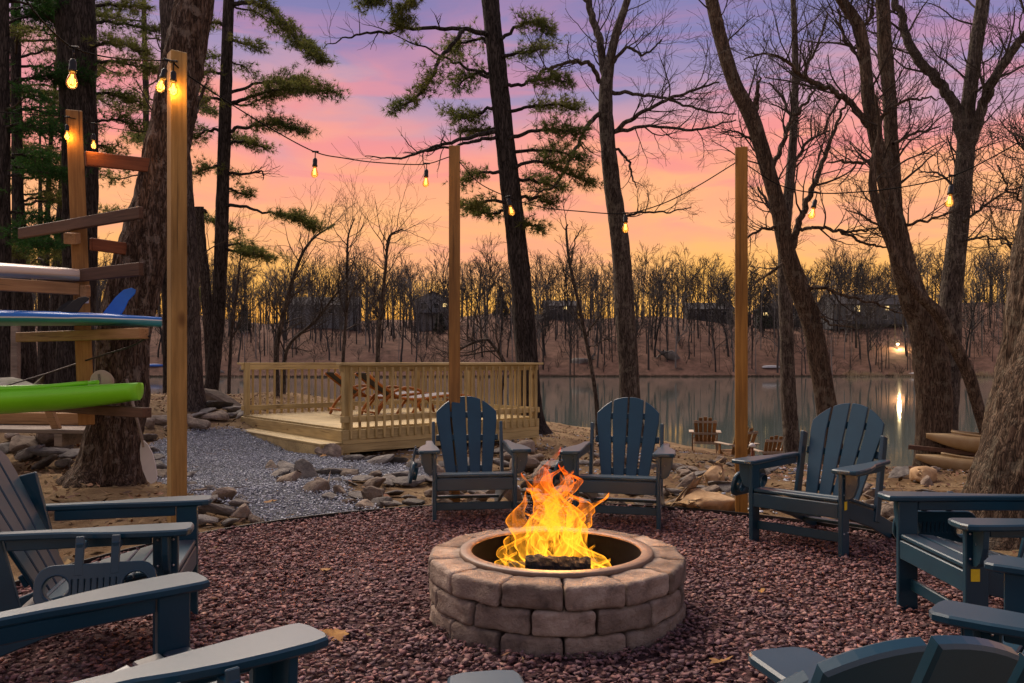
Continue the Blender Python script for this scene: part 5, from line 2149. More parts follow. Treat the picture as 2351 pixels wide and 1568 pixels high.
# low plank platform with two struts under the green kayak
pf = empty('plank_platform', P(60, 1000, 9.2), R(-8), 'low grey plank platform with two slanted struts behind the green kayak', 'platform')
for k in range(4):
    MB().box((2.4, .19, .045), (-.35, .1 + .20 * k, .05 + .0 * k)).build('plank', M['greyplank'], pf)
for xx in (-1.2, .4):
    MB().box((.1, .8, .14), (xx, .4, -.045)).build('bearer', M['greyplank'], pf)
for (xx, yy) in ((.24, .12), (.50, .45)):
    MB().bar((xx + .06, yy, .06), (xx - .10, yy, .42), .09, .06, (0, 1, 0)).build('strut', M['rackx'], pf)
MB().box((2.0, .12, .14), (-.35, .62, .15)).build('back_rail', M['rackx'], pf)
# sawn stump post and mossy boulder at the far left
sp_ = P(36, 850, 12)
o = MB().box((.10, .10, 1.0), (0, 0, .35), bev=.01).build('stump_post', M['greyplank'], None, (sp_.x, 12, P(36, 850, 12).z - .1))
tag(o, 'short sawn grey post standing at the far left between trunks', 'post')
mg = material('mossy_boulder_stone', (.20, .19, .15), (.045, .07, .02), 6, .9, .8, 14, c3=(.34, .32, .28), bdist=.02)
o = link('boulder', stone_mesh('boulder', 505, mg, .7, .8))
o.scale = (1.9, 1.2, .75)
p = P(0, 890, 10.5)
o.location = (p.x, 10.5, p.z - .1)
tag(o, 'big mossy boulder at the left edge behind the green kayak', 'boulder')

# ================================================================== trees near by
TW = {'n': 0}


def stem3(pts, Y):
    """pts: (px, py, width px); Y a number or (bottom, top)"""
    n = len(pts)
    out = []
    for i, (x, y, w) in enumerate(pts):
        yy = Y if not isinstance(Y, tuple) else Y[0] + (Y[1] - Y[0]) * i / (n - 1)
        p = P(x, y, yy)
        out.append((p.x, p.y, p.z, w * .5 * yy / FPX))
    return catmull(out, 8)


def trunk_mesh(c, sides, bark, seed, flare=0):
    """c rows: x y z r; bark relief is real geometry"""
    pts, rad = c[:, :3], c[:, 3]
    V, F = tube_np(pts, np.ones(len(pts)), sides)
    V = V.reshape(len(pts), sides, 3)
    D = V - pts[:, None, :]
    s = np.concatenate([[0], np.cumsum(np.linalg.norm(np.diff(pts, axis=0), axis=1))])
    out = np.zeros_like(V)
    for i in range(len(pts)):
        fl = flare * math.exp(-s[i] / .28)
        for k in range(sides):
            a = 2 * math.pi * k / sides
            ca, sa = math.cos(a), math.sin(a)
            r = rad[i]
            lump = mnoise.noise(Vector((ca * 1.1 + seed, sa * 1.1, s[i] * 1.2)))
            f = max(1.0, r * 22)
            rg = abs(mnoise.noise(Vector((ca * f + seed, sa * f, s[i] * 2.6)))) + .5 * abs(mnoise.noise(Vector((ca * f * 2.1, sa * f * 2.1 + seed, s[i] * 6))))
            q = r * (1 + .07 * lump) + bark * (rg - .35) + fl * r * (.55 + .45 * math.sin(a * 5 + seed)) 
            out[i, k] = pts[i] + D[i, k] * q
    return mesh_np('trunk', out.reshape(-1, 3), F, None, True)


def dense(c, step):
    s = np.concatenate([[0], np.cumsum(np.linalg.norm(np.diff(c[:, :3], axis=0), axis=1))])
    n = max(4, int(s[-1] / step))
    u = np.linspace(0, s[-1], n)
    return np.stack([np.interp(u, s, c[:, k]) for k in range(c.shape[1])], 1)


def twigs_along(rng, c, n, t0, t1, ln, out, maxl=2, up=.12, side=None):
    pts, rad = c[:, :3], c[:, 3]
    m = len(pts)
    for k in range(n):
        t = t0 + (t1 - t0) * (k + rng.uniform(0, 1)) / n
        i = min(m - 2, int(t * (m - 1)))
        d = unit(pts[i + 1] - pts[i])
        ax = unit(np.cross(d, rng.normal(0, 1, 3)))
        a = rng.uniform(.6, 1.2)
        nd = d * math.cos(a) + ax * math.sin(a)
        nd[2] += .15
        r = min(rad[i] * .5, .012 + rng.uniform(0, .012))
        grow(rng, pts[i], nd, ln * rng.uniform(.5, 1.15), r, 0, maxl, out, up, .24, (3, 5), (.45, .75), (.4, 1.0), .25, .0028)


def bare_tree(name, label, trunk, Y, bark, limbs=(), tw=14, twl=1.2, seed=1, relief=.012, sides=20, flare=.35, stems=(), group=None, maxl=2, tt0=.35, step=.06):
    c = stem3(trunk, Y)
    base = c[0].copy()
    g = gz(base[0], base[1])
    if base[2] > g - .1:
        e = base.copy()
        e[2] = g - .15
        e[3] *= 1.05
        c = np.vstack([e, c])
    t = empty(name, (c[0, 0], c[0, 1], g), 0, label, 'tree', group)
    o0 = np.array([c[0, 0], c[0, 1], g])
    rng = np.random.default_rng(seed)

    def loc(cc):
        q = cc.copy()
        q[:, :3] -= o0
        return q
    me = trunk_mesh(loc(dense(c, step)), sides, relief, seed * 3.3, flare)
    me.materials.append(bark)
    link('trunk', me, t)
    out = []
    all_ = [(c, tw, twl)]
    for s in stems:
        pts, yy = s
        cs = stem3(pts, yy)
        me = trunk_mesh(loc(dense(cs, step)), sides, relief, seed * 3.3 + 5, 0)
        me.materials.append(bark)
        link('stem', me, t)
        all_.append((cs, tw, twl))
    for lb in limbs:
        pts, yy = lb[0], lb[1]
        cl = stem3(pts, yy)
        # a little natural unevenness
        for k in range(3):
            cl[1:-1, k] += np.array([mnoise.noise(Vector((i * .45, k * 7 + seed, pts[0][0]))) for i in range(1, len(cl) - 1)]) * .06
        q = loc(cl)
        V, F = tube_np(q[:, :3], q[:, 3], 8)
        o = link('limb', mesh_np('limb', V, F, bark, True), t)
        all_.append((cl, lb[2] if len(lb) > 2 else 8, lb[3] if len(lb) > 3 else twl * .7))
    for k, (cc, n, ln) in enumerate(all_):
        twigs_along(rng, loc(cc), n, tt0 if k == 0 else .2, 1.0, ln, out, maxl)
    if out:
        link('crown', tubes_mesh('crown', out, M['twig'], .03), t)
    return t


# leaning oak that carries the rack
bare_tree('oak_tree', 'big leaning oak at the left carrying the boat rack', [(238, 1125, 165), (250, 1075, 135), (262, 1000, 122), (279, 900, 114), (285, 780, 113), (310, 650, 114), (340, 540, 108), (368, 430, 100), (400, 250, 92), (425, 120, 86), (448, 0, 78), (462, -90, 72)],
          (8.15, 8.5), M['oaknear'], tw=0, seed=4, relief=.035, sides=80, flare=.5, step=.03)
# gray trunk behind the left post
bare_tree('oak_tree', 'grey trunk rising behind the tall left post', [(440, 972, 92), (437, 930, 66), (434, 850, 58), (430, 700, 54), (425, 560, 52), (415, 400, 48), (402, 250, 44), (392, 100, 40), (386, 0, 38), (380, -80, 36)], (14.6, 14.6), M['greybark'],
          [([(430, 330, 14), (450, 250, 9), (470, 200, 6)], (14.6, 14.2), 5, .8)], tw=6, twl=1.2, seed=6, relief=.02, sides=36, flare=.4)
# broken snag
bare_tree('snag', 'broken dead stem beside the slim pine left of the deck', [(486, 880, 26), (482, 780, 26), (474, 680, 24), (464, 580, 22), (458, 510, 22), (455, 475, 26)], (20.2, 20), M['greybark'],
          [([(458, 500, 10), (466, 482, 10), (472, 487, 7)], (20, 20), 0)], tw=0, seed=7, relief=.02, sides=20, flare=.2)
# oak between the middle post and the right post
bare_tree('oak_tree', 'bare oak by the water between the two chairs and the right post, arching limbs', [(1452, 1010, 56), (1447, 930, 48), (1441, 800, 45), (1432, 680, 44), (1424, 560, 42), (1406, 430, 38), (1393, 300, 34), (1391, 205, 31), (1404, 120, 21), (1420, 60, 18), (1440, 0, 16), (1455, -70, 13)],
          (18, 18), M['oak'],
          [([(1390, 210, 22), (1383, 130, 19), (1366, 55, 17), (1338, -20, 15)], (18, 18.3), 10, 1.3),
           ([(1408, 303, 12), (1474, 258, 9), (1560, 218, 7), (1651, 189, 4)], (18, 16.8), 14, 1.0), ([(1411, 303, 10), (1490, 290, 7), (1600, 297, 6), (1690, 275, 3)], (18, 17.2), 14, 1.0),
           ([(1405, 212, 10), (1480, 218, 7), (1540, 230, 6), (1620, 255, 5), (1690, 262, 3)], (18, 18.8), 12, .9), ([(1378, 190, 11), (1357, 150, 10), (1315, 141, 9), (1277, 152, 7), (1244, 164, 6), (1226, 200, 4)], (18, 17), 12, .9),
           ([(1388, 250, 11), (1347, 290, 10), (1329, 328, 9), (1305, 375, 8), (1268, 431, 6), (1212, 440, 3)], (18, 17), 12, .8), ([(1405, 335, 7), (1440, 365, 6), (1450, 400, 5), (1462, 432, 2)], (18, 18), 6, .5),
           ([(1425, 515, 7), (1455, 490, 6), (1531, 487, 4), (1588, 475, 2)], (18, 17.6), 10, .6), ([(1402, 150, 9), (1440, 110, 7), (1480, 125, 5), (1520, 90, 3)], (18, 17.4), 10, .9)],
          tw=8, twl=1.4, seed=11, tt0=.5, relief=.02, sides=32)
# leaning tree with the snapped top
bare_tree('oak_tree', 'slanting oak with a splintered stub, right of the right post', [(1918, 1075, 52), (1900, 960, 46), (1886, 859, 45), (1863, 744, 45), (1829, 647, 42), (1806, 573, 38), (1789, 487, 36), (1766, 401, 34), (1743, 321, 34), (1720, 258, 34), (1685, 189, 31), (1654, 86, 30), (1634, 0, 29), (1612, -90, 26)],
          (15, 15), M['brownbark'],
          [([(1732, 285, 20), (1736, 230, 13), (1741, 195, 7), (1746, 158, 1)], (15, 15), 0),
           ([(1810, 590, 19), (1832, 520, 16), (1850, 470, 14), (1875, 410, 12), (1900, 340, 10), (1925, 275, 7), (1945, 230, 5)], (15, 15.6), 12, 1.1),
           ([(1836, 525, 9), (1885, 523, 8), (1940, 532, 7), (1990, 527, 5), (2030, 520, 3)], (15, 14.4), 10, .8), ([(1930, 530, 7), (1990, 560, 6), (2040, 568, 4)], (14.6, 14.2), 6, .6),
           ([(1768, 395, 13), (1795, 335, 11), (1815, 280, 9), (1835, 255, 8), (1872, 205, 4)], (15, 15.8), 14, 1.1), ([(1845, 665, 10), (1885, 660, 9), (1930, 675, 7), (1990, 692, 6), (2080, 722, 3)], (15, 14.2), 12, .7),
           ([(1858, 672, 8), (1880, 715, 6), (1905, 742, 5), (1960, 752, 3)], (15, 14.4), 8, .6), ([(1790, 520, 8), (1735, 532, 6), (1692, 570, 3)], (15, 14.6), 8, .6), ([(1806, 600, 8), (1765, 628, 6), (1720, 660, 3)], (15, 14.8), 8, .6),
           ([(1735, 330, 7), (1700, 305, 5), (1655, 300, 3)], (15, 15.2), 8, .8)], tw=16, twl=1.2, seed=12, tt0=.45, relief=.014, sides=32)
# dark trunk behind it
bare_tree('oak_tree', 'straight dark trunk at the waterline behind the slanting oak', [(1820, 1062, 44), (1816, 1000, 36), (1810, 900, 33), (1806, 780, 31), (1802, 660, 30), (1800, 560, 26), (1812, 430, 22), (1822, 300, 18), (1826, 150, 15), (1822, 20, 12), (1815, -60, 10)], (19, 19), M['oak'],
          [([(1802, 560, 10), (1770, 480, 8), (1740, 430, 5)], (19, 19.5), 8, .9), ([(1815, 400, 9), (1850, 330, 7), (1905, 300, 4)], (19, 18.5), 10, 1.0), ([(1822, 300, 8), (1800, 230, 6), (1765, 190, 4)], (19, 19.3), 10, 1.0), ([(1826, 200, 8), (1870, 120, 6), (1900, 30, 4)], (19, 18.8), 12, 1.1)], tw=12, twl=1.4, seed=13, tt0=.4, relief=.015, sides=24)
# twin oak by the kayaks
bare_tree('oak_tree', 'thick twin stemmed oak rising beside the tan kayaks', [(2148, 1150, 118), (2146, 1080, 88), (2144, 1000, 78), (2144, 898, 76), (2128, 762, 72), (2098, 687, 60), (2072, 601, 52), (2055, 515, 44), (2038, 447, 36), (2023, 372, 31), (2009, 309, 29), (1995, 240, 27), (1986, 143, 27), (1972, 63, 26), (1932, 0, 23), (1900, -70, 20)],
          (13.3, 13.3), M['brownbark'],
          [([(1993, 290, 15), (1955, 240, 14), (1920, 212, 13), (1874, 192, 12), (1840, 172, 9), (1800, 137, 7), (1754, 123, 5), (1708, 137, 3)], (13.3, 12.2), 18, 1.0), ([(2018, 372, 8), (1960, 372, 7), (1897, 372, 3)], (13.3, 13), 8, .7),
           ([(2006, 286, 9), (2035, 258, 8), (2075, 232, 7), (2115, 226, 5), (2160, 226, 3)], (13.3, 12.6), 10, .8), ([(2062, 520, 8), (2130, 505, 6), (2190, 487, 3)], (13.3, 12.9), 8, .7), ([(2050, 330, 8), (2092, 310, 6), (2160, 290, 3)], (13.3, 14), 10, .9),
           ([(1972, 70, 10), (2000, 40, 7), (2006, 10, 5)], (13.3, 13.3), 6, .8), ([(1985, 150, 9), (1940, 90, 7), (1925, 20, 5)], (13.3, 13.8), 10, 1.0)],
          tw=18, twl=1.2, seed=14, tt0=.55, relief=.024, sides=44, flare=.3, stems=[([(2062, 560, 36), (2055, 480, 32), (2052, 401, 31), (2046, 321, 29), (2043, 229, 29), (2032, 115, 30), (2026, 0, 28), (2020, -80, 26)], (13.4, 13.9))], step=.045)
bare_tree('oak_tree', 'tall oak forking into three behind the twin oak at the right', [(2168, 1090, 74), (2166, 1000, 62), (2172, 900, 56), (2180, 800, 50), (2184, 687, 46), (2201, 515, 42), (2212, 401, 40), (2218, 332, 38), (2220, 263, 32), (2235, 149, 30), (2252, 34, 29), (2262, -50, 27)], (14, 14.2), M['oak'],
          [([(2216, 360, 28), (2252, 258, 24), (2281, 183, 22), (2327, 115, 19), (2375, 50, 17)], (14.1, 13.4), 14, 1.1), ([(2214, 330, 28), (2190, 240, 24), (2155, 189, 22), (2109, 137, 21), (2081, 86, 19), (2069, 34, 17), (2042, -20, 15)], (14.1, 14.6), 14, 1.1),
           ([(2200, 520, 8), (2250, 480, 6), (2310, 440, 4), (2370, 420, 3)], (14, 13.2), 16, 1.0), ([(2195, 560, 7), (2260, 545, 5), (2340, 560, 3)], (14, 13.4), 12, .9), ([(2205, 450, 8), (2160, 400, 5), (2110, 395, 3)], (14, 14.5), 10, .9)],
          tw=20, twl=1.2, seed=15, tt0=.5, relief=.018, sides=32, flare=.2)
bare_tree('oak_tree', 'thin bowed stem crossing in front of the twin oak', [(2268, 1010, 28), (2258, 975, 26), (2235, 897, 26), (2218, 847, 28), (2190, 790, 29), (2155, 722, 28), (2109, 676, 24), (2069, 618, 22), (2040, 550, 20), (2018, 492, 19), (2004, 430, 18), (2006, 366, 14), (2020, 300, 10), (2010, 220, 6)], (12.7, 12.7), M['brownbark'],
          [([(2030, 530, 6), (1990, 500, 5), (1940, 480, 2)], (12.7, 12.4), 6, .6)], tw=8, twl=.9, seed=16, tt0=.6, relief=.012, sides=20, flare=.1)
# big trunks at the right edge
bare_tree('oak_tree', 'massive twin trunk leaning out of the right edge behind the chairs', [(2300, 1310, 330), (2322, 1240, 262), (2345, 1150, 228), (2372, 1050, 214), (2425, 900, 212), (2490, 700, 205), (2560, 480, 195)], (5.45, 5.45), M['brownbark'], tw=0, seed=17, relief=.04, sides=88, flare=.25,
          stems=[([(2330, 1240, 200), (2345, 1100, 185), (2356, 960, 165), (2378, 830, 148), (2404, 607, 140), (2425, 450, 132), (2455, 200, 124), (2480, -60, 118)], (5.9, 6.1))], step=.024)
bare_tree('sapling', 'bare spreading branches reaching in from the right edge', [(2440, 900, 26), (2430, 700, 24), (2425, 560, 20), (2415, 420, 16), (2410, 280, 12), (2400, 100, 8)], (9.0, 9.0), M['oak'],
          [([(2428, 640, 9), (2380, 590, 7), (2330, 575, 5), (2290, 540, 3)], (9, 9), 14, .7), ([(2424, 540, 9), (2370, 480, 7), (2320, 440, 5), (2290, 380, 3)], (9, 8.8), 14, .7), ([(2418, 430, 8), (2370, 370, 6), (2330, 310, 4)], (9, 9), 12, .7)], tw=14, twl=.8, seed=18, tt0=.3, relief=.006, sides=12)
# thin trees
bare_tree('young_tree', 'thin crooked young tree by the water right of the deck', [(1372, 960, 11), (1368, 914, 10), (1359, 850, 9), (1340, 754, 8.5), (1321, 663, 8), (1307, 600, 7), (1300, 529, 5), (1304, 515, 3)], (19.5, 19.5), M['oak'],
          [([(1345, 775, 4), (1365, 740, 3.5), (1400, 690, 2)], (19.5, 19), 6, .6), ([(1310, 620, 4), (1318, 560, 3), (1335, 520, 2)], (19.5, 19.8), 5, .5), ([(1350, 800, 3), (1390, 780, 2.5), (1420, 770, 1.5)], (19.5, 19.3), 4, .5)], tw=10, twl=.7, seed=19, tt0=.4, relief=.004, sides=10, flare=.1)
for j, (px, pts, Y, lab) in enumerate(((640, [(636, 900, 13), (635, 800, 12), (650, 725, 11), (668, 655, 9), (693, 585, 7), (722, 545, 5), (770, 515, 3)], 21, 'bare forked young tree behind the left railing of the deck'),
                                       (795, [(785, 900, 9), (789, 800, 8), (795, 720, 7), (797, 600, 6), (800, 540, 4), (815, 500, 2)], 22, 'straight bare sapling behind the middle of the deck'),
                                       (870, [(866, 900, 11), (868, 800, 10), (876, 700, 9), (886, 610, 7), (893, 545, 5), (925, 525, 3)], 21.5, 'bare sapling with upswept branches behind the deck right of the straight one'),
                                       (1120, [(1150, 900, 9), (1160, 840, 9), (1130, 790, 8), (1110, 780, 7), (1060, 800, 5), (1030, 830, 3)], 20.5, 'crooked bare branch arching behind the middle post'),
                                       (690, [(652, 900, 9), (660, 800, 8), (720, 740, 6), (760, 690, 5), (800, 640, 3)], 21.6, 'slanting bare sapling behind the left railing'),
                                       (530, [(525, 920, 8), (527, 850, 8), (532, 760, 7), (540, 690, 6), (550, 610, 4), (556, 560, 2)], 23, 'pale bare sapling right of the slim pine'))):
    bare_tree('young_tree', lab, pts, (Y, Y), M['oak'] if j != 5 else M['greybark'], [], tw=20, twl=1.2, seed=30 + j, tt0=.25, relief=.004, sides=10, flare=.1)

# tan kayaks on their rack
def build_kayak_rack():
    kr = empty('kayak_rack', G(2200, 1140), 0, 'small timber kayak rack with dark arms beside the twin oak', 'rack')
    o0 = Vector(kr.location)

    def b(nm, a, c, w, th, mat):
        o = MB().bar(Vector(a) - o0, Vector(c) - o0, th, w, (0, 0, 1)).build(nm, mat, kr)
        return o
    p = P(2203, 1000, 12.85)
    MB().box((.10, .10, p.z - gz(p.x, 12.85) + .2), Vector((p.x, 12.85, (p.z + gz(p.x, 12.85)) / 2 - .1)) - o0).build('post', M['post'], kr)
    b('arm', P(2086, 1026, 13.1), P(2290, 1046, 12.4), .07, .10, M['brown'])
    b('arm', P(2086, 1075, 13.1), P(2290, 1098, 12.4), .07, .10, M['brown'])
    k = make_kayak(M['tan'], 'kayak', 3.0, .36, .30, .06)
    k2 = copy_tree(k)
    for kk, px, py, lab in ((k, 2128, 1040, 'tan kayak on the upper arms of the small rack'), (k2, 2104, 1088, 'tan kayak on the lower arms of the small rack')):
        e = P(px, py, 12.9)
        d = Vector((.90, -.44, 0)).normalized()
        c = Vector((e.x, 12.9, e.z)) + d * 1.48
        kk.location = (c.x, c.y, e.z - .03)
        kk.rotation_euler = (0, R(1.5), math.atan2(d.y, d.x))
        tag(kk, lab, 'kayak', 'tan kayaks on the small rack')
    MB().lathe([(.02, 0), (.16, .05), (.20, .14), (.12, .2), (0, .21)], 12, Matrix.Translation(P(2228, 1112, 12.6) - o0)).build('hanging_bag', M['fabric'], kr)


build_kayak_rack()
# ================================================================== pines
def needle_mesh(tufts, dirs, rng, mat, per=20, ln=.15, wd=.0055):
    n = len(tufts)
    c = np.repeat(tufts, per, 0)
    d = np.repeat(dirs, per, 0)
    v = rng.normal(0, 1, (n * per, 3))
    v /= np.linalg.norm(v, axis=1, keepdims=True)
    v = v + d * .9 + np.array([0, 0, .15])
    v /= np.linalg.norm(v, axis=1, keepdims=True)
    L_ = ln * rng.uniform(.6, 1.15, (n * per, 1))
    s = np.cross(v, rng.normal(0, 1, (n * per, 3)))
    s /= np.linalg.norm(s, axis=1, keepdims=True)
    w = wd * rng.uniform(.8, 1.4, (n * per, 1))
    V = np.stack([c - s * w, c + s * w, c + v * L_], 1).reshape(-1, 3)
    # a tuft is one island colour-wise only per needle; fine grain
    return mesh_np('crown', V, np.arange(len(V)).reshape(-1, 3), mat)


def pine_branch(rng, line, out, tufts, dirs, dens, spread=.5, t0=.3, droop=.0):
    """line rows x y z r: adds side twigs lying in a flat spray and needle tufts on them"""
    pts = line[:, :3]
    m = len(pts)
    L_ = np.sum(np.linalg.norm(np.diff(pts, axis=0), axis=1))
    n = int(L_ * 9 * dens) + 1
    for k in range(n):
        t = t0 + (1 - t0) * (k + rng.uniform(0, 1)) / n
        i = min(m - 2, int(t * (m - 1)))
        d = unit(pts[i + 1] - pts[i])
        side = unit(np.cross(d, [0, 0, 1])) * (1 if k % 2 else -1)
        a = rng.uniform(.5, 1.15)
        nd = unit(d * math.cos(a) + side * math.sin(a) + np.array([0, 0, rng.normal(.06, .22)]))
        l = spread * rng.uniform(.45, 1.1) * (1.15 - .6 * t)
        q = [pts[i] + nd * l * s + np.array([0, 0, .05 * s * s - droop * s]) for s in (0, .5, 1)]
        q = np.array(q)
        out.append((q, np.array([.009, .006, .004])))
        for j in range(rng.integers(6, 11)):
            s = rng.uniform(.2, 1.1)
            c = pts[i] + nd * l * s + rng.normal(0, .085, 3) * np.array([1, 1, .7])
            tufts.append(c)
            dirs.append(unit(nd + rng.normal(0, .4, 3)))
    for j in range(int(3 * dens) + 1):
        tufts.append(pts[-1] + rng.normal(0, .05, 3))
        dirs.append(unit(pts[-1] - pts[-2]))


def pine(name, label, trunk, Y, branches, seed, needle, rnd=0, rz=(0, 1), rlen=2.0, relief=.02, sides=32, flare=.3, per=12, wd=.0055, bark=None, rsp=.6, ln=.15):
    rng = np.random.default_rng(seed)
    c = stem3(trunk, Y)
    g = gz(c[0, 0], c[0, 1])
    if c[0, 2] > g:
        e = c[0].copy()
        e[2] = g - .15
        c = np.vstack([e, c])
    o0 = np.array([c[0, 0], c[0, 1], g])
    t = empty(name, tuple(o0), 0, label, 'tree')
    q = c.copy()
    q[:, :3] -= o0
    me = trunk_mesh(dense(q, .07), sides, relief, seed * 1.7, flare)
    me.materials.append(bark or M['pinebark'])
    link('trunk', me, t)
    tw, tufts, dirs = [], [], []
    for br in branches:
        pts, yy, dens = br[0], br[1], br[2]
        sp = br[3] if len(br) > 3 else .55
        t0 = br[4] if len(br) > 4 else .3
        cl = stem3(pts, yy)
        for k in range(3):
            cl[1:, k] += np.array([mnoise.noise(Vector((i * .4, k * 5 + seed, pts[0][1]))) for i in range(1, len(cl))]) * .07
        cl[:, :3] -= o0
        V, F = tube_np(cl[:, :3], cl[:, 3], 7)
        link('branch', mesh_np('branch', V, F, bark or M['pinebark'], True), t)
        if dens > 0:
            pine_branch(rng, cl, tw, tufts, dirs, dens, sp, t0)
        else:
            twigs_along(rng, cl, 8, .3, 1, .6, tw, 1)
    # random whorled branches
    for k in range(rnd):
        f = rz[0] + (rz[1] - rz[0]) * (k + rng.uniform(0, 1)) / rnd
        i = min(len(q) - 2, int(f * (len(q) - 1)))
        a = rng.uniform(0, 2 * np.pi)
        l = rlen * rng.uniform(.5, 1.15)
        p0 = q[i, :3]
        el = rng.uniform(-.12, .3)
        pts = np.array([p0 + np.array([math.cos(a) * l * s, math.sin(a) * l * s, l * (el * s - .10 * s * s + .06 * math.sin(s * 7 + k))]) for s in np.linspace(0, 1, 8)])
        r = np.linspace(.03, .008, 8)
        tw.append((pts, r))
        pine_branch(rng, np.column_stack([pts, r]), tw, tufts, dirs, 1.0, rsp, .35, .02)
    cr = link('crown', needle_mesh(np.array(tufts), np.array(dirs), rng, needle, per, ln, wd), t)
    if tw:
        tag(link('twigs', tubes_mesh('twigs', tw, M['twig'], .05), t), kind='stuff')
    return t


pine('pine_tree', 'tall dark pine rising behind the right half of the deck', [(1222, 1000, 78), (1218, 960, 60), (1212, 880, 54), (1208, 800, 51), (1196, 650, 48), (1180, 500, 46), (1166, 380, 45), (1152, 250, 43), (1140, 140, 42), (1125, 0, 40), (1112, -120, 38)], (17, 17.2),
     [([(1118, 80, 13), (1060, 66, 10), (960, 65, 8), (860, 75, 6), (800, 85, 4), (745, 108, 2)], (17, 15.6), 0),
      ([(1062, 72, 11), (1040, 100, 10), (1010, 135, 9), (990, 180, 8), (955, 225, 6), (905, 250, 4)], (16.6, 15.4), 1.3, .45, .45),
      ([(1122, 178, 8), (1060, 150, 6), (1010, 126, 5), (900, 78, 2)], (17, 16.4), .25, .3),
      ([(1135, 302, 12), (1060, 320, 9), (1000, 337, 7), (920, 362, 5), (840, 358, 2)], (17, 15.5), 0),
      ([(1140, 315, 9), (1075, 328, 7), (990, 345, 5), (930, 352, 2)], (17, 16), 0),
      ([(1100, -50, 14), (1000, -40, 11), (930, 10, 8), (920, 62, 4)], (17, 16), 1.5, .4, .5), ([(1060, -60, 10), (960, -40, 8), (880, -10, 5), (845, 8, 3)], (17, 16.4), 1.6, .5, .5),
      ([(1140, 120, 9), (1110, 90, 7), (1060, 100, 5), (1040, 120, 3)], (17, 18), 1.6, .6), ([(1145, 180, 9), (1110, 165, 7), (1070, 180, 5), (1050, 200, 3)], (17, 17.9), 1.8, .6),
      ([(1150, 240, 9), (1110, 255, 7), (1070, 270, 5), (1035, 260, 3)], (17, 17.8), 1.8, .6), ([(1155, 290, 9), (1110, 300, 7), (1060, 300, 4)], (17, 17.6), 1.6, .55),
      ([(1150, 90, 9), (1190, 60, 7), (1230, 50, 5), (1262, 75, 3)], (17, 16.6), 2.0, .55), ([(1150, 130, 9), (1200, 120, 7), (1250, 110, 5)], (17, 17.6), 1.8, .55),
      ([(1155, 200, 9), (1210, 190, 7), (1260, 180, 5), (1300, 190, 3)], (17, 16.4), 1.5, .6), ([(1160, 260, 9), (1220, 245, 7), (1280, 240, 5), (1320, 255, 3)], (17, 17.8), 1.8, .65),
      ([(1165, 320, 10), (1230, 300, 8), (1290, 300, 6), (1330, 310, 3)], (17, 16.2), 1.8, .65), ([(1165, 350, 9), (1230, 345, 7), (1290, 350, 5), (1340, 370, 3)], (17, 17.6), 1.8, .65),
      ([(1170, 385, 9), (1240, 370, 7), (1300, 395, 5), (1355, 420, 3)], (17, 16.6), 1.8, .6), ([(1172, 410, 9), (1230, 415, 7), (1280, 430, 4)], (17, 18), 1.8, .6),
      ([(1172, 400, 10), (1120, 395, 7), (1090, 400, 5), (1060, 420, 3)], (17, 17.6), 1.4, .5), ([(1178, 470, 9), (1130, 460, 7), (1095, 468, 5), (1065, 470, 3)], (17, 16.5), 1.6, .55),
      ([(1180, 480, 8), (1130, 490, 6), (1090, 485, 3)], (17, 17.8), 1.6, .5), ([(1180, 455, 9), (1230, 455, 7), (1270, 470, 4)], (17, 17.4), 1.5, .55), ([(1185, 505, 7), (1220, 515, 5), (1245, 525, 3)], (17, 16.6), 1.3, .4)],
     2, M['needle'])
pine('pine_tree', 'slim pine left of the deck with flat sprays reaching right', [(480, 915, 34), (487, 880, 30), (498, 760, 30), (507, 600, 30), (511, 450, 29), (516, 300, 28), (520, 150, 26), (525, 0, 24), (528, -80, 22)], (20, 20),
     [([(520, 240, 10), (570, 225, 8), (640, 205, 6), (700, 205, 4), (765, 208, 2)], (20, 18.6), 2.2, .6), ([(525, 215, 8), (600, 190, 6), (660, 185, 4), (700, 190, 2)], (20, 20.8), 2.2, .7), ([(518, 300, 9), (580, 290, 7), (640, 285, 5), (700, 300, 3)], (20, 19), 2.0, .6),
      ([(517, 330, 8), (560, 325, 6), (610, 340, 3)], (20, 20.6), 1.8, .6), ([(515, 395, 8), (560, 400, 6), (600, 394, 4), (606, 414, 2)], (20, 19.6), 0), ([(511, 470, 9), (560, 475, 7), (620, 490, 5), (680, 500, 4), (728, 522, 2)], (20, 18.8), 1.6, .5, .55),
      ([(509, 570, 7), (560, 580, 5), (620, 592, 3)], (20, 19.2), 1.8, .5), ([(528, 10, 11), (590, 8, 9), (640, 40, 7), (680, 90, 6), (715, 118, 4), (738, 140, 2)], (20, 18), 1.7, .45, .4), ([(528, 0, 9), (580, -20, 7), (620, 20, 5), (650, 60, 3)], (20, 19), 1.3, .5),
      ([(526, 90, 8), (560, 100, 6), (600, 110, 3)], (20, 19), .9, .5), ([(518, 170, 8), (480, 165, 6), (450, 175, 3)], (20, 19.4), 1.8, .6), ([(516, 230, 8), (480, 225, 6), (445, 240, 3)], (20, 19.6), 1.8, .6), ([(514, 300, 8), (475, 300, 6), (445, 320, 3)], (20, 20), 1.8, .6),
      ([(512, 380, 8), (480, 385, 6), (455, 395, 3)], (20, 19.6), 1.6, .5), ([(512, 430, 7), (545, 440, 5), (570, 450, 3)], (20, 20.4), 1.4, .45), ([(520, 60, 8), (490, 50, 6), (465, 60, 3)], (20, 20), 1.6, .5), ([(509, 565, 7), (545, 560, 5), (580, 575, 3)], (20, 21), 1.4, .5)],
     3, M['needle'], rnd=6, rz=(.55, .95), rlen=1.6, relief=.012, sides=24)
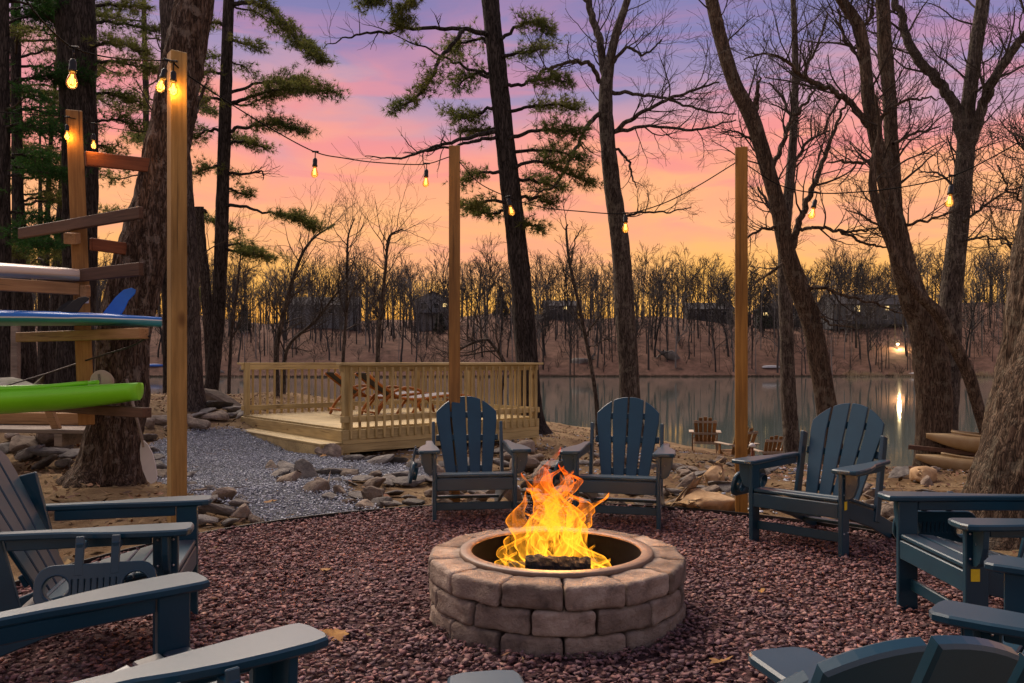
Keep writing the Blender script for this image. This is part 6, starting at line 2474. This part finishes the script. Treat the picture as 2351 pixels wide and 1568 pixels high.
pine('pine_tree', 'thick dark pine trunk behind the rack post at the left', [(168, 950, 100), (170, 900, 84), (176, 750, 76), (182, 600, 72), (184, 400, 74), (178, 200, 78), (173, 0, 82), (170, -80, 82)], (16, 16),
     [([(190, 60, 9), (240, 50, 7), (310, 60, 5), (370, 75, 3)], (16, 17), 1.2, .6), ([(190, 150, 9), (250, 140, 7), (310, 150, 5), (360, 160, 3)], (16, 16.8), 1.6, .6), ([(190, 220, 8), (240, 215, 6), (290, 225, 5), (330, 240, 3)], (16, 17.4), 1.8, .55),
      ([(192, 110, 9), (260, 100, 7), (330, 120, 4)], (16, 15.2), 1.5, .55), ([(192, 285, 8), (240, 275, 6), (290, 280, 5), (320, 300, 3)], (16, 17), 1.3, .5), ([(190, 20, 9), (260, 10, 7), (330, 20, 4)], (16, 17.5), 1.6, .6), ([(195, 330, 7), (235, 335, 5), (262, 345, 3)], (16, 16.6), 1.2, .4)],
     5, M['needle'], rnd=0, relief=.03, sides=48)
for j, (tr, Yt, br, lab, nd) in enumerate((
        ([(14, 900, 34), (12, 750, 30), (10, 500, 26), (9, 250, 24), (10, 0, 20), (10, -60, 18)], 15, None, 'green lit pine trunk at the very left edge', 'needlegreen'),
        ([(52, 880, 36), (48, 750, 30), (42, 500, 25), (38, 250, 22), (36, 0, 19), (36, -60, 18)], 18, None, 'slender pine second from the left edge', 'needle'),
        ([(98, 890, 24), (102, 750, 17), (108, 560, 12), (112, 400, 10), (122, 260, 8), (132, 120, 6)], 21, None, 'thin pine between the slender pine and the thick trunk', 'needle'),
        ([(330, 900, 22), (335, 700, 18), (338, 500, 16), (335, 250, 13), (330, 0, 10)], 27, None, 'distant thin pine right of the leaning oak, mostly hidden', 'needle'))):
    rg = random.Random(50 + j)
    brs = []
    if j < 3:
        for k in range(17 if j < 2 else 9):
            y0 = -20 + (590 if j != 2 else 520) * (k + rg.random()) / (17 if j < 2 else 9)
            x0 = np.interp(y0, [q[1] for q in tr][::-1], [q[0] for q in tr][::-1])
            dx = rg.choice((1, 1, 1, -1)) * rg.uniform(60, 175) * (18 / Yt)
            ty = y0 + rg.uniform(-25, 30)
            brs.append(([(x0, y0, 7), (x0 + dx * .35, (y0 * 2 + ty) / 3 - 8, 5), (x0 + dx * .7, (y0 + ty * 2) / 3 - 5, 4), (x0 + dx, ty, 2)], (Yt, Yt + rg.uniform(-1.6, 1.8)), rg.uniform(1.3, 1.9), .55))
    pine('pine_tree', lab, tr, (Yt, Yt), brs, 60 + j, M[nd], rnd=8 if j < 3 else 15, rz=(.3, .98), rlen=2.0 if j < 3 else 3.2, relief=.012, sides=20, per=9 if j < 3 else 8, wd=.006 if j < 3 else .009, rsp=.6 if j < 3 else .9, ln=.13 if j < 3 else .18)
# trunks further back at the left
for j, (px, pb, w, Y, lab, pt, pxt) in enumerate(((20, 900, 28, 24, 'dark trunk in the left woods nearest the picture edge', 200, 5), (75, 905, 26, 26, 'dark slanting trunk in the left woods beside the stump post', 250, 30), (125, 900, 30, 23, 'dark trunk in the left woods above the green kayak', 300, 150), (95, 895, 14, 30, 'slim far trunk in the left woods', 350, 92),
                                                  (388, 905, 22, 24, 'dark trunk in the gap between the leaning oak and the left post', 300, 372))):
    bare_tree('oak_tree', lab, [(px, pb, w * 1.2), (px + (pxt - px) * .2, pb - 150, w), (px + (pxt - px) * .6, (pb + pt) / 2 - 60, w * .85), (pxt, pt, w * .4), (pxt + (pxt - px) * .1, pt - 200, w * .15)], (Y, Y), M['pinebark'], [], tw=9, twl=1.6, seed=80 + j, tt0=.5, relief=.012, sides=16, flare=.2)

# ================================================================== fallen leaves on the gravel
rl = random.Random(8)
lf = [(0, -.5), (.12, -.30), (.34, -.32), (.25, -.08), (.46, .10), (.20, .16), (.16, .40), (0, .56), (-.14, .38), (-.24, .14), (-.44, .12), (-.24, -.08), (-.36, -.30), (-.10, -.30)]
for j, (px, py, s, lab) in enumerate(((748, 1330, .085, 'yellow oak leaf on the gravel left of the fire pit'), (772, 1486, .11, 'curled tan leaf on the gravel beyond the long left arm'), (1655, 1548, .10, 'tan leaf on the gravel right of the front arm end'), (1750, 1380, .05, 'small dry leaf on the gravel right of the fire pit'),
                                      (700, 1085, .11, 'orange leaf on the grey path among the dividing stones'), (742, 1005 + 50, .10, 'dry leaf on the grey path below the deck step'), (622, 1166, .12, 'orange leaf on the grey path near the stone heap'), (640, 1110, .08, 'small orange leaf on the grey path left of the dividing stones'), (1560, 1400, .05, 'tiny pale leaf on the gravel touching the fire pit'))):
    g = G(px, py)
    vs = [(x * s, y * s, .010 * math.sin(x * 7 + j) + .25 * s * (x * x + .6 * y * y)) for x, y in lf]
    n = len(vs)
    c0 = (0, 0, .0)
    mb = MB().add(vs + [c0], [(i, (i + 1) % n, n) for i in range(n)], True)
    o = mb.build('fallen_leaf', M['leaf'], None, g + Vector((0, 0, .052)), (rl.uniform(-.3, .3), rl.uniform(-.3, .3), rl.uniform(0, 6.28)))
    tag(o, lab, 'leaf', 'fallen leaves')
